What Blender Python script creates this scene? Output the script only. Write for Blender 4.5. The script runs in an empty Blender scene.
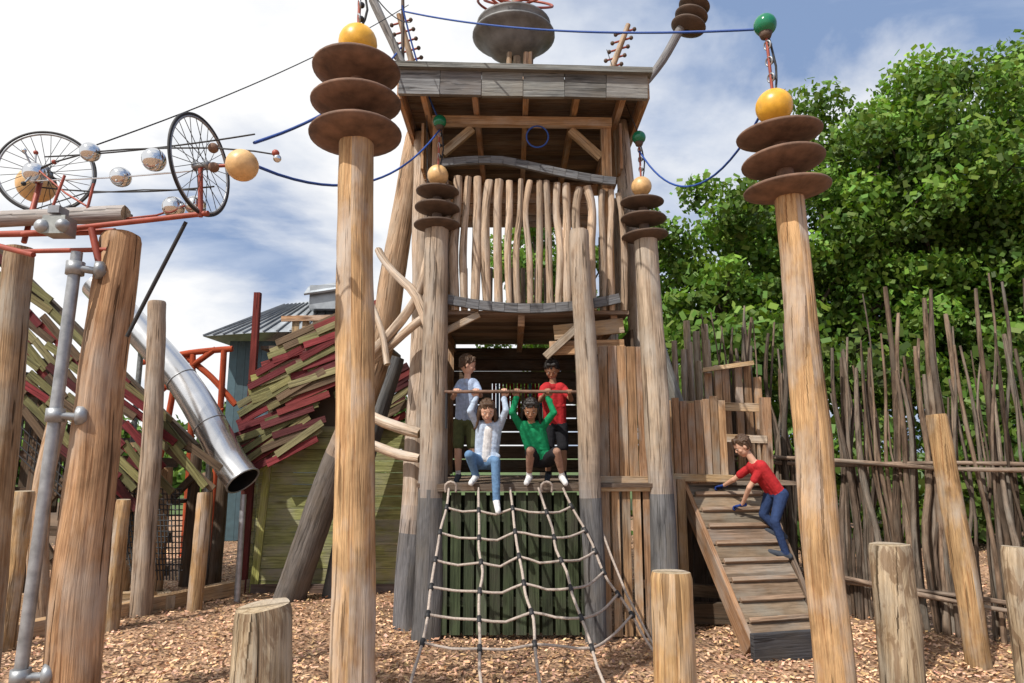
import bpy, math, random
import numpy as np
from mathutils import Vector, Matrix, noise
random.seed(7); np.random.seed(7)
V=Vector
scene=bpy.context.scene
COL=scene.collection

# ------------------------------------------------------------------ materials
def nt_mat(name):
    m=bpy.data.materials.new(name); m.use_nodes=True
    nt=m.node_tree; nt.nodes.clear()
    out=nt.nodes.new('ShaderNodeOutputMaterial'); b=nt.nodes.new('ShaderNodeBsdfPrincipled')
    nt.links.new(b.outputs[0],out.inputs[0]); return m,nt,b,out
def N(nt,t,**k):
    n=nt.nodes.new(t)
    for a,v in k.items():
        if a in n.bl_rna.properties.keys(): setattr(n,a,v)
        else: n.inputs[a].default_value=v
    return n
def ramp(nt,src,stops):
    r=nt.nodes.new('ShaderNodeValToRGB'); nt.links.new(src,r.inputs[0])
    e=r.color_ramp.elements
    while len(e)>1: e.remove(e[0])
    e[0].position=stops[0][0]; e[0].color=stops[0][1]
    for p,c in stops[1:]:
        x=e.new(p); x.color=c
    return r.outputs[0]
def g(v): return (v,v,v,1)
def mixc(nt,a,b,fac,mode='MIX'):
    m=nt.nodes.new('ShaderNodeMix'); m.data_type='RGBA'; m.blend_type=mode
    for s,x in ((m.inputs[0],fac),(m.inputs[6],a),(m.inputs[7],b)):
        if hasattr(x,'is_linked'): nt.links.new(x,s)
        else: s.default_value=x
    return m.outputs[2]
def wood(name,base,dark,rough=.8,crack=.6,knots=.6,patch=.35,bump=.9,gx=45,gy=1.6,stain=0):
    m,nt,b,out=nt_mat(name)
    uv=N(nt,'ShaderNodeUVMap'); uv.uv_map='UVMap'
    def mp(sx,sy):
        q=N(nt,'ShaderNodeMapping'); q.inputs['Scale'].default_value=(sx,sy,1); nt.links.new(uv.outputs[0],q.inputs[0]); return q.outputs[0]
    def nz(v,sc,det=4,dist=0):
        n=N(nt,'ShaderNodeTexNoise',Scale=sc,Detail=det,Roughness=.6,Distortion=dist); nt.links.new(v,n.inputs['Vector']); return n.outputs[0]
    gr=nz(mp(gx,gy),1,6,.6)
    c=mixc(nt,(*dark,1),(*base,1),ramp(nt,gr,[(.34,g(0)),(.52,g(.8)),(.66,g(1))]))
    fine=nz(mp(gx*3.2,gy*3),1,3,.2)
    c=mixc(nt,c,ramp(nt,fine,[(.35,g(.68)),(.6,g(1.05))]),1.0,'MULTIPLY')
    pn=nz(mp(3,1.3),1.5,5,.6)
    c=mixc(nt,c,ramp(nt,pn,[(.3,g(1-patch)),(.62,g(1.0))]),1.0,'MULTIPLY')
    hn=nz(mp(1.7,.9),2,4)
    c=mixc(nt,c,(base[0]*.75,base[0]*.68,base[0]*.6,1),ramp(nt,hn,[(.46,g(0)),(.70,g(.8))]))
    if stain:
        sn=nz(mp(7,2.4),1.6,5,1.0); c=mixc(nt,c,(.16,.09,.05,1),ramp(nt,sn,[(.50,g(0)),(.56,g(stain))]))
    cr=ramp(nt,nz(mp(26,.9),1,3,.3),[(.61,g(0)),(.64,g(1))])
    crf=N(nt,'ShaderNodeMath',operation='MULTIPLY'); nt.links.new(cr,crf.inputs[0]); crf.inputs[1].default_value=crack
    c=mixc(nt,c,(dark[0]*.25,dark[1]*.25,dark[2]*.25,1),crf.outputs[0])
    vo=N(nt,'ShaderNodeTexVoronoi',Scale=1.0); vo.inputs['Randomness'].default_value=1
    nt.links.new(mp(5,1.6),vo.inputs['Vector'])
    kn=ramp(nt,vo.outputs['Distance'],[(.04,g(1)),(.1,g(.55)),(.16,g(0))])
    kf=N(nt,'ShaderNodeMath',operation='MULTIPLY'); nt.links.new(kn,kf.inputs[0]); kf.inputs[1].default_value=knots
    c=mixc(nt,c,(dark[0]*.4,dark[1]*.33,dark[2]*.3,1),kf.outputs[0])
    at=N(nt,'ShaderNodeAttribute',attribute_name='tint')
    c=mixc(nt,c,at.outputs['Color'],1.0,'MULTIPLY')
    nt.links.new(c,b.inputs['Base Color']); b.inputs['Roughness'].default_value=rough
    b.inputs['Specular IOR Level'].default_value=.2
    h=N(nt,'ShaderNodeMath',operation='SUBTRACT'); nt.links.new(gr,h.inputs[0]); nt.links.new(crf.outputs[0],h.inputs[1])
    bp=N(nt,'ShaderNodeBump',Strength=bump,Distance=.014); nt.links.new(h.outputs[0],bp.inputs['Height'])
    nt.links.new(bp.outputs[0],b.inputs['Normal'])
    return m
def plain(name,col,rough=.6,metal=0,var=.25,scale=12,bump=.15,spec=.5):
    m,nt,b,out=nt_mat(name)
    tc=N(nt,'ShaderNodeTexCoord'); n=N(nt,'ShaderNodeTexNoise',Scale=scale,Detail=5,Roughness=.6); nt.links.new(tc.outputs['Object'],n.inputs['Vector'])
    c=mixc(nt,(*col,1),ramp(nt,n.outputs[0],[(.3,g(1-var)),(.7,g(1))]),1.0,'MULTIPLY')
    at=N(nt,'ShaderNodeAttribute',attribute_name='tint')
    c=mixc(nt,c,at.outputs['Color'],1.0,'MULTIPLY')
    nt.links.new(c,b.inputs['Base Color']); b.inputs['Metallic'].default_value=metal
    r=N(nt,'ShaderNodeMapRange'); nt.links.new(n.outputs[0],r.inputs[0]); r.inputs[3].default_value=rough*.8; r.inputs[4].default_value=min(1,rough*1.25)
    nt.links.new(r.outputs[0],b.inputs['Roughness']); b.inputs['Specular IOR Level'].default_value=spec
    bp=N(nt,'ShaderNodeBump',Strength=bump,Distance=.01); nt.links.new(n.outputs[0],bp.inputs['Height']); nt.links.new(bp.outputs[0],b.inputs['Normal'])
    return m
M={}
M['gold']=wood('golden_log',(.69,.45,.23),(.40,.215,.095),patch=.5)
M['pale']=wood('weathered_log',(.59,.465,.35),(.33,.235,.16),crack=.8,patch=.45)
M['stump']=wood('barked_stump',(.60,.47,.34),(.32,.22,.13),crack=.9,patch=.5,stain=.6)
M['raw']=wood('raw_log',(.56,.37,.22),(.28,.155,.08),crack=.9,patch=.5)
M['greypaint']=wood('grey_painted_log',(.20,.20,.21),(.12,.12,.125),crack=.45,knots=.3,patch=.5)
M['cedar']=wood('cedar_plank',(.58,.35,.20),(.34,.18,.09),crack=.3,knots=.8,gx=60)
M['softw']=wood('softwood_plank',(.64,.44,.26),(.40,.26,.14),crack=.3,knots=.8,gx=60)
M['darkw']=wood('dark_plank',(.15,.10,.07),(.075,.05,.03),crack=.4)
M['rampw']=wood('worn_tread_wood',(.31,.22,.155),(.16,.105,.07),crack=.4)
M['greenw']=wood('green_treated_plank',(.40,.40,.165),(.22,.22,.085),crack=.3,knots=.8)
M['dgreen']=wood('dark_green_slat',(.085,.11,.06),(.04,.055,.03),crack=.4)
M['white_w']=wood('clad_board',(1,.95,.9),(.55,.5,.45),crack=.5,knots=.4)
M['greyboard']=wood('grey_weathered_board',(.30,.30,.30),(.15,.15,.155),crack=.6)
M['stick']=wood('coppiced_stick',(.33,.25,.195),(.13,.09,.065),crack=.6,gx=20,gy=3,patch=.6)
M['end']=wood('end_grain',(.66,.52,.34),(.40,.28,.16),crack=.7,gx=30,gy=30)
M['bark']=wood('bark',(.12,.09,.06),(.05,.035,.025))
M['rust']=plain('rusted_disc',(.24,.14,.095),.75,.1,.65,9,.6)
M['rustd']=plain('dark_disc',(.13,.085,.06),.7,.2,.5,9,.5)
M['yellow']=plain('amber_ball',(.85,.45,.04),.35,0,.35,14,.15)
M['amberp']=plain('pale_amber_ball',(.80,.50,.22),.4,0,.4,14,.15)
M['green']=plain('green_ball',(.01,.19,.09),.15,0,.2,10,.02)
M['steel']=plain('galvanised_steel',(.42,.44,.46),.45,.6,.45,14,.15)
M['chrome']=plain('polished_steel',(.75,.76,.78),.1,1,.08,5,.02)
M['redst']=plain('red_painted_steel',(.36,.07,.04),.5,.1,.4,14,.1)
M['black']=plain('black_rubber',(.02,.02,.022),.6,0,.2)
M['blue']=plain('blue_rope',(.015,.07,.32),.6,0,.2,40)
M['rope']=plain('net_rope',(.50,.42,.36),.85,0,.45,60,.6)
M['greym']=plain('grey_metal_bowl',(.24,.24,.24),.6,.3,.55,6,.3)
M['roofm']=plain('metal_sheet_roof',(.34,.37,.40),.45,.5,.5,3,.2)
M['teal']=plain('blue_grey_wall',(.07,.13,.17),.7,0,.4,5,.2)
M['tube']=plain('steel_slide',(.72,.72,.73),.22,.9,.2,3,.05)
M['earth']=plain('bare_earth',(.20,.13,.08),.95,0,.5,3,.8)
M['skinA']=plain('skin_light',(.62,.36,.25),.5,0,.1,20,.02)
M['skinB']=plain('skin_brown',(.33,.17,.10),.5,0,.1,20,.02)
M['hairA']=plain('hair_brown',(.09,.045,.02),.55,0,.5,90,.6)
M['hairB']=plain('hair_black',(.014,.010,.008),.5,0,.5,90,.6)
M['lip']=plain('lips',(.42,.13,.10),.45)
M['eyew']=plain('eye_white',(.5,.5,.48),.4,0,0)
M['eyeb']=plain('iris_dark',(.02,.012,.008),.15,0,0)
def cloth(n,c,**k): M[n]=plain(n,c,.9,0,.35,26,.9,.2)
cloth('shirt_blue',(.42,.52,.72)); cloth('shorts_olive',(.10,.11,.045)); cloth('jacket_denim',(.50,.60,.75)); cloth('top_white',(.75,.73,.72))
cloth('jeans',(.14,.26,.44)); cloth('jeans_dark',(.03,.055,.14)); cloth('hoodie_green',(.01,.25,.10)); cloth('black_cloth',(.018,.018,.022))
cloth('red_cloth',(.50,.03,.035)); cloth('shoe_white',(.75,.75,.75)); cloth('shoe_grey',(.06,.07,.09)); cloth('glove_blue',(.02,.05,.22)); cloth('tights',(.36,.21,.15))

# ------------------------------------------------------------------ mesh builder
def empty(name):
    e=bpy.data.objects.new(name,None); e.empty_display_size=.2; COL.objects.link(e); return e
class MB:
    def __init__(s): s.V=[];s.F=[];s.M=[];s.UV=[];s.C=[];s.S=[];s.mats=[]
    def mi(s,k):
        if k not in s.mats: s.mats.append(k)
        return s.mats.index(k)
    def face(s,idx,uv,mat,tint=(1,1,1),smooth=False):
        s.F.append(idx); s.UV.extend(uv); s.M.append(s.mi(mat)); s.C.extend([tint]*len(idx)); s.S.append(smooth)
    def plank(s,a,b,w,t,n,mat,tint=None,jit=.12):
        a=V(a);b=V(b);d=(b-a);L=d.length;d=d/L;n=V(n);n=(n-d*n.dot(d)).normalized();sd=d.cross(n)
        if tint is None:
            k=random.uniform(1-jit*1.8,1+jit); tint=(k*random.uniform(.96,1.03),k,k*random.uniform(.92,1.04))
        o=len(s.V); ou=random.uniform(0,50); ov=random.uniform(0,50)
        for z in (0,1):
            for (x,y) in ((-1,-1),(1,-1),(1,1),(-1,1)):
                s.V.append(a+d*(L*z)+sd*(x*w/2)+n*(y*t/2))
        fs=[(0,1,5,4,w),(1,2,6,5,t),(2,3,7,6,w),(3,0,4,7,t)]
        for q,(i,j,k2,l,ww) in enumerate(fs):
            u0=ou+q*.37
            s.face((o+i,o+j,o+k2,o+l),[(u0,ov),(u0+ww,ov),(u0+ww,ov+L),(u0,ov+L)],mat,tint)
        s.face((o+3,o+2,o+1,o+0),[(ou,ov),(ou+w,ov),(ou+w,ov+t),(ou,ov+t)],mat,tint)
        s.face((o+4,o+5,o+6,o+7),[(ou,ov),(ou+w,ov),(ou+w,ov+t),(ou,ov+t)],mat,tint)
    def box(s,c,sz,mat,tint=None):
        c=V(c); s.plank(c-V((0,0,sz[2]/2)),c+V((0,0,sz[2]/2)),sz[0],sz[1],(0,-1,0),mat,tint)
    def log(s,pts,rad,mat,seg=12,wob=.05,mat2=None,z2=None,cap='end',step=.12,tint=None,bend=.0,endtint=(1,1,1)):
        pts=[V(p) for p in pts]
        if not hasattr(rad,'__len__'): rad=[rad]*len(pts)
        P=[];R=[]
        n=len(pts)
        for i in range(n-1):
            p0=pts[max(i-1,0)];p1=pts[i];p2=pts[i+1];p3=pts[min(i+2,n-1)]
            k=max(2,int((p2-p1).length/step))
            for j in range(k):
                t=j/k
                q=.5*((2*p1)+(p2-p0)*t+(2*p0-5*p1+4*p2-p3)*t*t+(3*p1-p0-3*p2+p3)*t**3)
                P.append(q);R.append(rad[i]*(1-t)+rad[i+1]*t)
        P.append(pts[-1]);R.append(rad[-1])
        sd=random.uniform(0,99); m=len(P)
        if bend:
            for i in range(1,m-1):
                P[i]=P[i]+V((noise.noise(V((i*step*1.1,sd,0))),noise.noise(V((i*step*1.1,sd,7))),0))*bend*math.sin(math.pi*i/(m-1))**.7
        if tint is None:
            k=random.uniform(.86,1.1); tint=(k,k*random.uniform(.97,1.02),k*random.uniform(.94,1.02))
        d0=(P[1]-P[0]).normalized(); ref=V((0,-1,0)) if abs(d0.y)<.9 else V((1,0,0))
        nrm=(ref-d0*ref.dot(d0)).normalized()
        o=len(s.V); v=random.uniform(0,30); ou=random.uniform(0,30); vs=[]
        for i in range(m):
            d=(P[min(i+1,m-1)]-P[max(i-1,0)]).normalized()
            nrm=(nrm-d*nrm.dot(d)).normalized(); bi=d.cross(nrm)
            if i: v+=(P[i]-P[i-1]).length
            vs.append(v)
            for j in range(seg):
                a=2*math.pi*j/seg; ca,sa=math.cos(a),math.sin(a)
                w=1+wob*(noise.noise(V((ca*1.2+sd,sa*1.2,v*.9)))*1.6+noise.noise(V((ca*2.5,sa*2.5+sd,v*4)))*.6)
                rr=R[i]*w
                if cap and (i==0 or i==m-1): rr*=.93
                s.V.append(P[i]+nrm*(ca*rr)+bi*(sa*rr))
        for i in range(m-1):
            zc=(P[i].z+P[i+1].z)/2
            for j in range(seg):
                mm=mat; tt=tint
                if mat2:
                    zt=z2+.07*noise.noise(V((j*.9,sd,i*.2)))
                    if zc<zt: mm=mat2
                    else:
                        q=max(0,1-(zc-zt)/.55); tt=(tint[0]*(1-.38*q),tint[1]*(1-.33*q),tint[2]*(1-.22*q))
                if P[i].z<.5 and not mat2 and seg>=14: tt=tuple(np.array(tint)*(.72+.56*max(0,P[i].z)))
                j2=(j+1)%seg; c=2*math.pi*R[i]/seg
                s.face((o+i*seg+j,o+i*seg+j2,o+(i+1)*seg+j2,o+(i+1)*seg+j),
                       [(ou+j*c,vs[i]),(ou+(j+1)*c,vs[i]),(ou+(j+1)*c,vs[i+1]),(ou+j*c,vs[i+1])],mm,tt,True)
        if cap:
            for e,ring in ((0,0),(1,(m-1)*seg)):
                ce=P[-1] if e else P[0]; ci=len(s.V); s.V.append(ce); oo=len(s.V)
                for j in range(seg): s.V.append(s.V[o+ring+j].copy())
                for j in range(seg):
                    j2=(j+1)%seg; a=2*math.pi*j/seg;a2=2*math.pi*(j+1)/seg;r=R[-1]
                    f=(ci,oo+j,oo+j2) if e else (ci,oo+j2,oo+j)
                    s.face(f,[(5,5),(5+r*math.cos(a),5+r*math.sin(a)),(5+r*math.cos(a2),5+r*math.sin(a2))],cap,endtint)
    def tube(s,pts,r,mat,seg=6,step=.3):
        s.log(pts,r,mat,seg=seg,wob=0,cap=mat,step=step,tint=(1,1,1))
    def lathe(s,c,axis,prof,mat,seg=28,smooth=True,tint=(1,1,1)):
        c=V(c);ax=V(axis).normalized();ref=V((1,0,0)) if abs(ax.x)<.9 else V((0,1,0))
        n=(ref-ax*ref.dot(ax)).normalized();b=ax.cross(n);o=len(s.V)
        for (r,z) in prof:
            r=max(r,1e-4)
            for j in range(seg):
                a=2*math.pi*j/seg; s.V.append(c+ax*z+n*(r*math.cos(a))+b*(r*math.sin(a)))
        for i in range(len(prof)-1):
            for j in range(seg):
                j2=(j+1)%seg
                s.face((o+i*seg+j,o+i*seg+j2,o+(i+1)*seg+j2,o+(i+1)*seg+j),[(j/seg,i),((j+1)/seg,i),((j+1)/seg,i+1),(j/seg,i+1)],mat,tint,smooth)
    def ball(s,c,r,mat,seg=24,sq=(1,1)):
        k=12; s.lathe(c,(0,0,1),[(r*math.sin(math.pi*i/k)*sq[0],-r*math.cos(math.pi*i/k)*sq[1]) for i in range(k+1)],mat,seg)
    def ring(s,c,axis,R,r,mat,seg=40,a0=0,a1=2*math.pi):
        c=V(c);ax=V(axis).normalized();ref=V((0,0,1)) if abs(ax.z)<.9 else V((1,0,0))
        n=(ref-ax*ref.dot(ax)).normalized();b=ax.cross(n)
        pts=[c+n*(R*math.cos(a0+(a1-a0)*i/seg))+b*(R*math.sin(a0+(a1-a0)*i/seg)) for i in range(seg+1)]
        s.log(pts,r,mat,seg=6,wob=0,cap=None,step=9,tint=(1,1,1))
    def build(s,name,parent=None,bevel=0):
        me=bpy.data.meshes.new(name)
        me.from_pydata([tuple(v) for v in s.V],[],s.F)
        for k in s.mats: me.materials.append(M[k])
        me.polygons.foreach_set('material_index',s.M); me.polygons.foreach_set('use_smooth',s.S)
        uv=me.uv_layers.new(name='UVMap'); uv.data.foreach_set('uv',np.array(s.UV,dtype=np.float32).ravel())
        ca=me.color_attributes.new('tint','FLOAT_COLOR','CORNER')
        c=np.ones((len(s.C),4),dtype=np.float32); c[:,:3]=np.array(s.C); ca.data.foreach_set('color',c.ravel())
        me.update()
        o=bpy.data.objects.new(name,me); COL.objects.link(o)
        if parent: o.parent=parent
        if bevel:
            b=o.modifiers.new('b','BEVEL'); b.width=bevel; b.segments=1; b.limit_method='ANGLE'; b.angle_limit=math.radians(70)
        return o

# ------------------------------------------------------------------ camera, sun, sky
cam=bpy.data.cameras.new('Camera'); co=bpy.data.objects.new('Camera',cam); COL.objects.link(co)
co.location=(0,0,1.8); co.rotation_euler=(math.radians(99.3),0,0); cam.lens=23.45; cam.sensor_width=36; cam.clip_end=2000
scene.camera=co
SUN_EL,SUN_AZ=50,222
sd=V((math.sin(math.radians(SUN_AZ))*math.cos(math.radians(SUN_EL)),math.cos(math.radians(SUN_AZ))*math.cos(math.radians(SUN_EL)),math.sin(math.radians(SUN_EL))))
sl=bpy.data.lights.new('sun','SUN'); sl.energy=4.8; sl.angle=math.radians(.6); sl.color=(1,.94,.86)
so=bpy.data.objects.new('sun',sl); COL.objects.link(so); so.rotation_euler=(-sd).to_track_quat('-Z','Y').to_euler()
w=bpy.data.worlds.new('World'); scene.world=w; w.use_nodes=True; nt=w.node_tree; nt.nodes.clear()
wo=nt.nodes.new('ShaderNodeOutputWorld'); bg=nt.nodes.new('ShaderNodeBackground'); nt.links.new(bg.outputs[0],wo.inputs[0]); bg.inputs[1].default_value=.115
sky=nt.nodes.new('ShaderNodeTexSky'); sky.sky_type='NISHITA'; sky.sun_disc=False; sky.sun_elevation=math.radians(SUN_EL); sky.sun_rotation=math.radians(SUN_AZ)
tc=nt.nodes.new('ShaderNodeTexCoord'); sx=nt.nodes.new('ShaderNodeSeparateXYZ'); nt.links.new(tc.outputs['Generated'],sx.inputs[0])
def mth(op,a,b=None,clamp=False):
    n=nt.nodes.new('ShaderNodeMath'); n.operation=op; n.use_clamp=clamp
    for i,x in enumerate((a,b)):
        if x is None: continue
        if hasattr(x,'is_linked'): nt.links.new(x,n.inputs[i])
        else: n.inputs[i].default_value=x
    return n.outputs[0]
zz=mth('ADD',mth('MAXIMUM',sx.outputs[2],0),.22)
cx=nt.nodes.new('ShaderNodeCombineXYZ'); nt.links.new(mth('DIVIDE',sx.outputs[0],zz),cx.inputs[0]); nt.links.new(mth('DIVIDE',sx.outputs[1],zz),cx.inputs[1])
def wn(scale,det,dist,off,stretch=(1,1,1),rgh=.55):
    mp=nt.nodes.new('ShaderNodeMapping'); mp.inputs['Location'].default_value=off; mp.inputs['Scale'].default_value=stretch; nt.links.new(cx.outputs[0],mp.inputs[0])
    n=nt.nodes.new('ShaderNodeTexNoise'); n.inputs['Scale'].default_value=scale; n.inputs['Detail'].default_value=det; n.inputs['Roughness'].default_value=rgh; n.inputs['Distortion'].default_value=dist
    nt.links.new(mp.outputs[0],n.inputs['Vector']); return n.outputs[0]
def bump(dirv,rad,amt):
    d=V(dirv).normalized(); vm=nt.nodes.new('ShaderNodeVectorMath'); vm.operation='DISTANCE'; nt.links.new(tc.outputs['Generated'],vm.inputs[0]); vm.inputs[1].default_value=d
    mr=nt.nodes.new('ShaderNodeMapRange'); mr.interpolation_type='SMOOTHSTEP'; nt.links.new(vm.outputs['Value'],mr.inputs[0]); mr.inputs[1].default_value=0; mr.inputs[2].default_value=rad; mr.inputs[3].default_value=amt; mr.inputs[4].default_value=0
    return mr.outputs[0]
den=mth('ADD',mth('MULTIPLY',wn(1.25,10,.25,(3,1,0)),1.0),mth('MULTIPLY',sx.outputs[0],-.42))
den=mth('ADD',den,.10)
den=mth('ADD',den,bump((-.44,1,.33),.30,-.34))
den=mth('ADD',den,bump((-.50,1,.22),.14,.24))
den=mth('ADD',den,bump((-.15,1,.62),.5,.12))
cov=ramp(nt,den,[(.40,g(0)),(.50,g(.6)),(.62,g(1))])
shade=wn(2.1,8,.25,(9,4,0))
ccol=ramp(nt,mth('ADD',mth('MULTIPLY',shade,.7),mth('MULTIPLY',den,.45)),[(.42,(4.6,5.1,6.2,1)),(.54,(7.4,7.7,8.2,1)),(.66,(9.0,9.0,9.0,1))])
blue=mixc(nt,sky.outputs[0],(2.1,3.1,5.2,1),.85)
thin=ramp(nt,wn(2.2,8,.5,(1,7,0),(.55,1.5,1),.6),[(.40,g(.05)),(.68,g(.66))])
blue=mixc(nt,blue,(6.2,6.8,7.9,1),thin)
nt.links.new(mixc(nt,blue,ccol,cov),bg.inputs[0])
scene.view_settings.view_transform='Standard'; scene.view_settings.look='None'; scene.view_settings.exposure=0

# ------------------------------------------------------------------ ground
def ground_mat():
    m,nt,b,out=nt_mat('wood_chip_ground')
    tc=N(nt,'ShaderNodeTexCoord'); vo=N(nt,'ShaderNodeTexVoronoi',Scale=28); nt.links.new(tc.outputs['Object'],vo.inputs['Vector'])
    c=ramp(nt,vo.outputs['Color'],[(.0,(.19,.095,.05,1)),(.45,(.42,.245,.14,1)),(.8,(.58,.37,.23,1)),(1,(.66,.47,.31,1))])
    n=N(nt,'ShaderNodeTexNoise',Scale=.9,Detail=6); nt.links.new(tc.outputs['Object'],n.inputs['Vector'])
    c=mixc(nt,c,ramp(nt,n.outputs[0],[(.35,g(.55)),(.62,g(1))]),1,'MULTIPLY')
    nt.links.new(c,b.inputs['Base Color']); b.inputs['Roughness'].default_value=.9
    bp=N(nt,'ShaderNodeBump',Strength=1,Distance=.03); nt.links.new(vo.outputs['Distance'],bp.inputs['Height']); nt.links.new(bp.outputs[0],b.inputs['Normal'])
    return m
M['ground']=ground_mat()
def leafmat(name,col,tr=.25):
    m,nt,b,out=nt_mat(name)
    at=N(nt,'ShaderNodeAttribute',attribute_name='tint'); c=mixc(nt,(*col,1),at.outputs['Color'],1,'MULTIPLY')
    nt.links.new(c,b.inputs['Base Color']); b.inputs['Roughness'].default_value=.55; b.inputs['Specular IOR Level'].default_value=.3
    if tr:
        t=N(nt,'ShaderNodeBsdfTranslucent'); c2=mixc(nt,c,(1.3,1.5,.5,1),1,'MULTIPLY'); nt.links.new(c2,t.inputs[0])
        mx=N(nt,'ShaderNodeMixShader'); mx.inputs[0].default_value=tr; nt.links.new(b.outputs[0],mx.inputs[1]); nt.links.new(t.outputs[0],mx.inputs[2]); nt.links.new(mx.outputs[0],out.inputs[0])
    return m
M['leaf']=leafmat('foliage',(.115,.225,.038)); M['leafd']=leafmat('foliage_dark',(.085,.16,.032))
M['chip']=leafmat('wood_chip',(.64,.42,.26),0)
M['grass']=plain('grass',(.10,.16,.035),.9,0,.5,.6,.3)
gm=MB(); ext=[-400,-150,-60,-30,-20]+list(np.linspace(-14,14,57))+[20,30,60,150,400]; ey=[-60,-20,-8]+list(np.linspace(-2,24,53))+[30,45,80,200,900]
def gz(x,y):
    if abs(x)>14 or y>24: return 0
    return .05*noise.noise(V((x*.6,y*.6,0)))+.026*noise.noise(V((x*2.2,y*2.2,3)))
for y in ey:
    for x in ext: gm.V.append(V((x,y,gz(x,y))))
nx=len(ext)
for j in range(len(ey)-1):
    for i in range(nx-1): gm.face((j*nx+i,j*nx+i+1,(j+1)*nx+i+1,(j+1)*nx+i),[(0,0)]*4,'ground',(1,1,1),True)
gm.build('ground')
gf=MB(); gf.V=[V((-400,19,.06)),V((400,19,.06)),V((400,850,.06)),V((-400,850,.06))]; gf.face((0,1,2,3),[(0,0)]*4,'grass'); gf.build('grass')
mm=MB()
for j in range(13):
    for i in range(25):
        a=i/24*2-1;b_=j/12*2-1; r=max(0,1-a*a)*max(0,1-b_*b_)
        mm.V.append(V((-12.5+a*4,15+b_*2,-.05+1.0*r+.16*noise.noise(V((a*6,b_*4,1)))*r**.4)))
for j in range(12):
    for i in range(24): mm.face((j*25+i,j*25+i+1,(j+1)*25+i+1,(j+1)*25+i),[(0,0)]*4,'earth',(1,1,1),True)
mm.build('earth_mound')

def quads_obj(name,P,A,B,T,mat,parent=None,link=True):
    n=len(P); v=np.empty((n,4,3),np.float32); v[:,0]=P-A-B; v[:,1]=P+A-B; v[:,2]=P+A+B; v[:,3]=P-A+B
    me=bpy.data.meshes.new(name); me.vertices.add(n*4); me.vertices.foreach_set('co',v.ravel()); me.loops.add(n*4); me.loops.foreach_set('vertex_index',np.arange(n*4,dtype=np.int32))
    me.polygons.add(n); me.polygons.foreach_set('loop_start',np.arange(0,n*4,4,dtype=np.int32)); me.polygons.foreach_set('loop_total',np.full(n,4,np.int32))
    ca=me.color_attributes.new('tint','FLOAT_COLOR','CORNER'); c=np.ones((n,4,4),np.float32); c[:,:,:3]=T[:,None,:]; ca.data.foreach_set('color',c.ravel())
    me.materials.append(M[mat]); me.update(calc_edges=True); me.validate()
    o=bpy.data.objects.new(name,me)
    if link: COL.objects.link(o)
    if parent: o.parent=parent
    return o
def rdir(n):
    d=np.random.normal(size=(n,3)); return d/np.linalg.norm(d,axis=1)[:,None]
n=50000
yy=4.9+10*np.random.rand(n)**1.6; xx=(np.random.rand(n)*2-1)*(yy*.85)
zz_=np.array([gz(a,b) for a,b in zip(xx,yy)])+.006+np.random.rand(n)*.024
P=np.stack([xx,yy,zz_],1); A=rdir(n); A[:,2]*=.4; A*= (np.random.uniform(.009,.034,n))[:,None]
nn=rdir(n)*.6; nn[:,2]=1; B=np.cross(nn,A); B/=np.linalg.norm(B,axis=1)[:,None]; B*=(np.random.uniform(.005,.013,n))[:,None]
pt=np.array([.82+.5*noise.noise(V((a*1.3,b*1.3,9))) for a,b in zip(xx,yy)])
k=np.random.uniform(.3,1.4,n)*pt*1.2; T=np.stack([k,k*np.random.uniform(.85,1.05,n),k*np.random.uniform(.75,1.1,n)],1)
quads_obj('wood_chips',P,A,B,T,'chip')

# ------------------------------------------------------------------ trees
def leaf_cloud(centers,radii,per,size,zlo,zhi):
    Ps=[];Ts=[];Ns=[]
    for c,r in zip(centers,radii):
        m=int(per*r*r); d=rdir(m); d[:,2]*=.72; rr=r*np.random.rand(m)**.4*(1+.35*np.random.rand(m)**3)
        Ps.append(np.array(c)+d*rr[:,None]); base=random.uniform(.65,1.35)
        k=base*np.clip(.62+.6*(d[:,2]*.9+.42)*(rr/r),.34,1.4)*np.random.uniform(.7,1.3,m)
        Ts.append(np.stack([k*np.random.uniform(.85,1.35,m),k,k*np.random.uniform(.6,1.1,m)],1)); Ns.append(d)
    P=np.concatenate(Ps);T=np.concatenate(Ts);Nn=np.concatenate(Ns);m=len(P)
    nn=Nn+rdir(m)*.9; A=np.cross(nn,rdir(m)); A/=np.linalg.norm(A,axis=1)[:,None]; B=np.cross(nn,A); B/=np.linalg.norm(B,axis=1)[:,None]
    s=np.random.uniform(.6,1.2,m)*size; return P,A*s[:,None],B*(s*.55)[:,None],T
def tree(loc,h,rx,zb,nclump=60,per=420,size=.078,mat='leaf',lumpy=.36):
    e=empty('tree'); e.location=loc
    tm=MB(); top=V((random.uniform(-.4,.4),random.uniform(-.3,.3),h*.72)); 
    tm.log([(0,0,-.1),(random.uniform(-.1,.1),.05,h*.3),top],[.2,.15,.05],'bark',seg=10,wob=.1)
    zc=(h+zb)/2; hz=(h-zb)/2; C=[];R=[]
    for i in range(nclump):
        d=V(rdir(1)[0]); q=random.random()**.42
        lump=1+lumpy*noise.noise(d*1.9+V((loc[0],loc[1],0)))
        c=V((d.x*rx*q*lump,d.y*rx*q*lump,zc+d.z*hz*q*lump)); C.append(c); R.append(random.uniform(.36,.9)*rx/3.0+.12)
        if i%4==0:
            b=V((0,0,h*random.uniform(.25,.6))); tm.log([b,(b+c)/2+V((0,0,.2)),c],[.07,.045,.015],'bark',seg=6)
    tm.build('trunk',e)
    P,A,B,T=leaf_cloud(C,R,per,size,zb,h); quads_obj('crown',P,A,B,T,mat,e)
tree((5.1,16,0),8.6,2.0,2.0,65,800)
tree((8.5,16.5,0),11.3,2.7,1.5,105,640)
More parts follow.
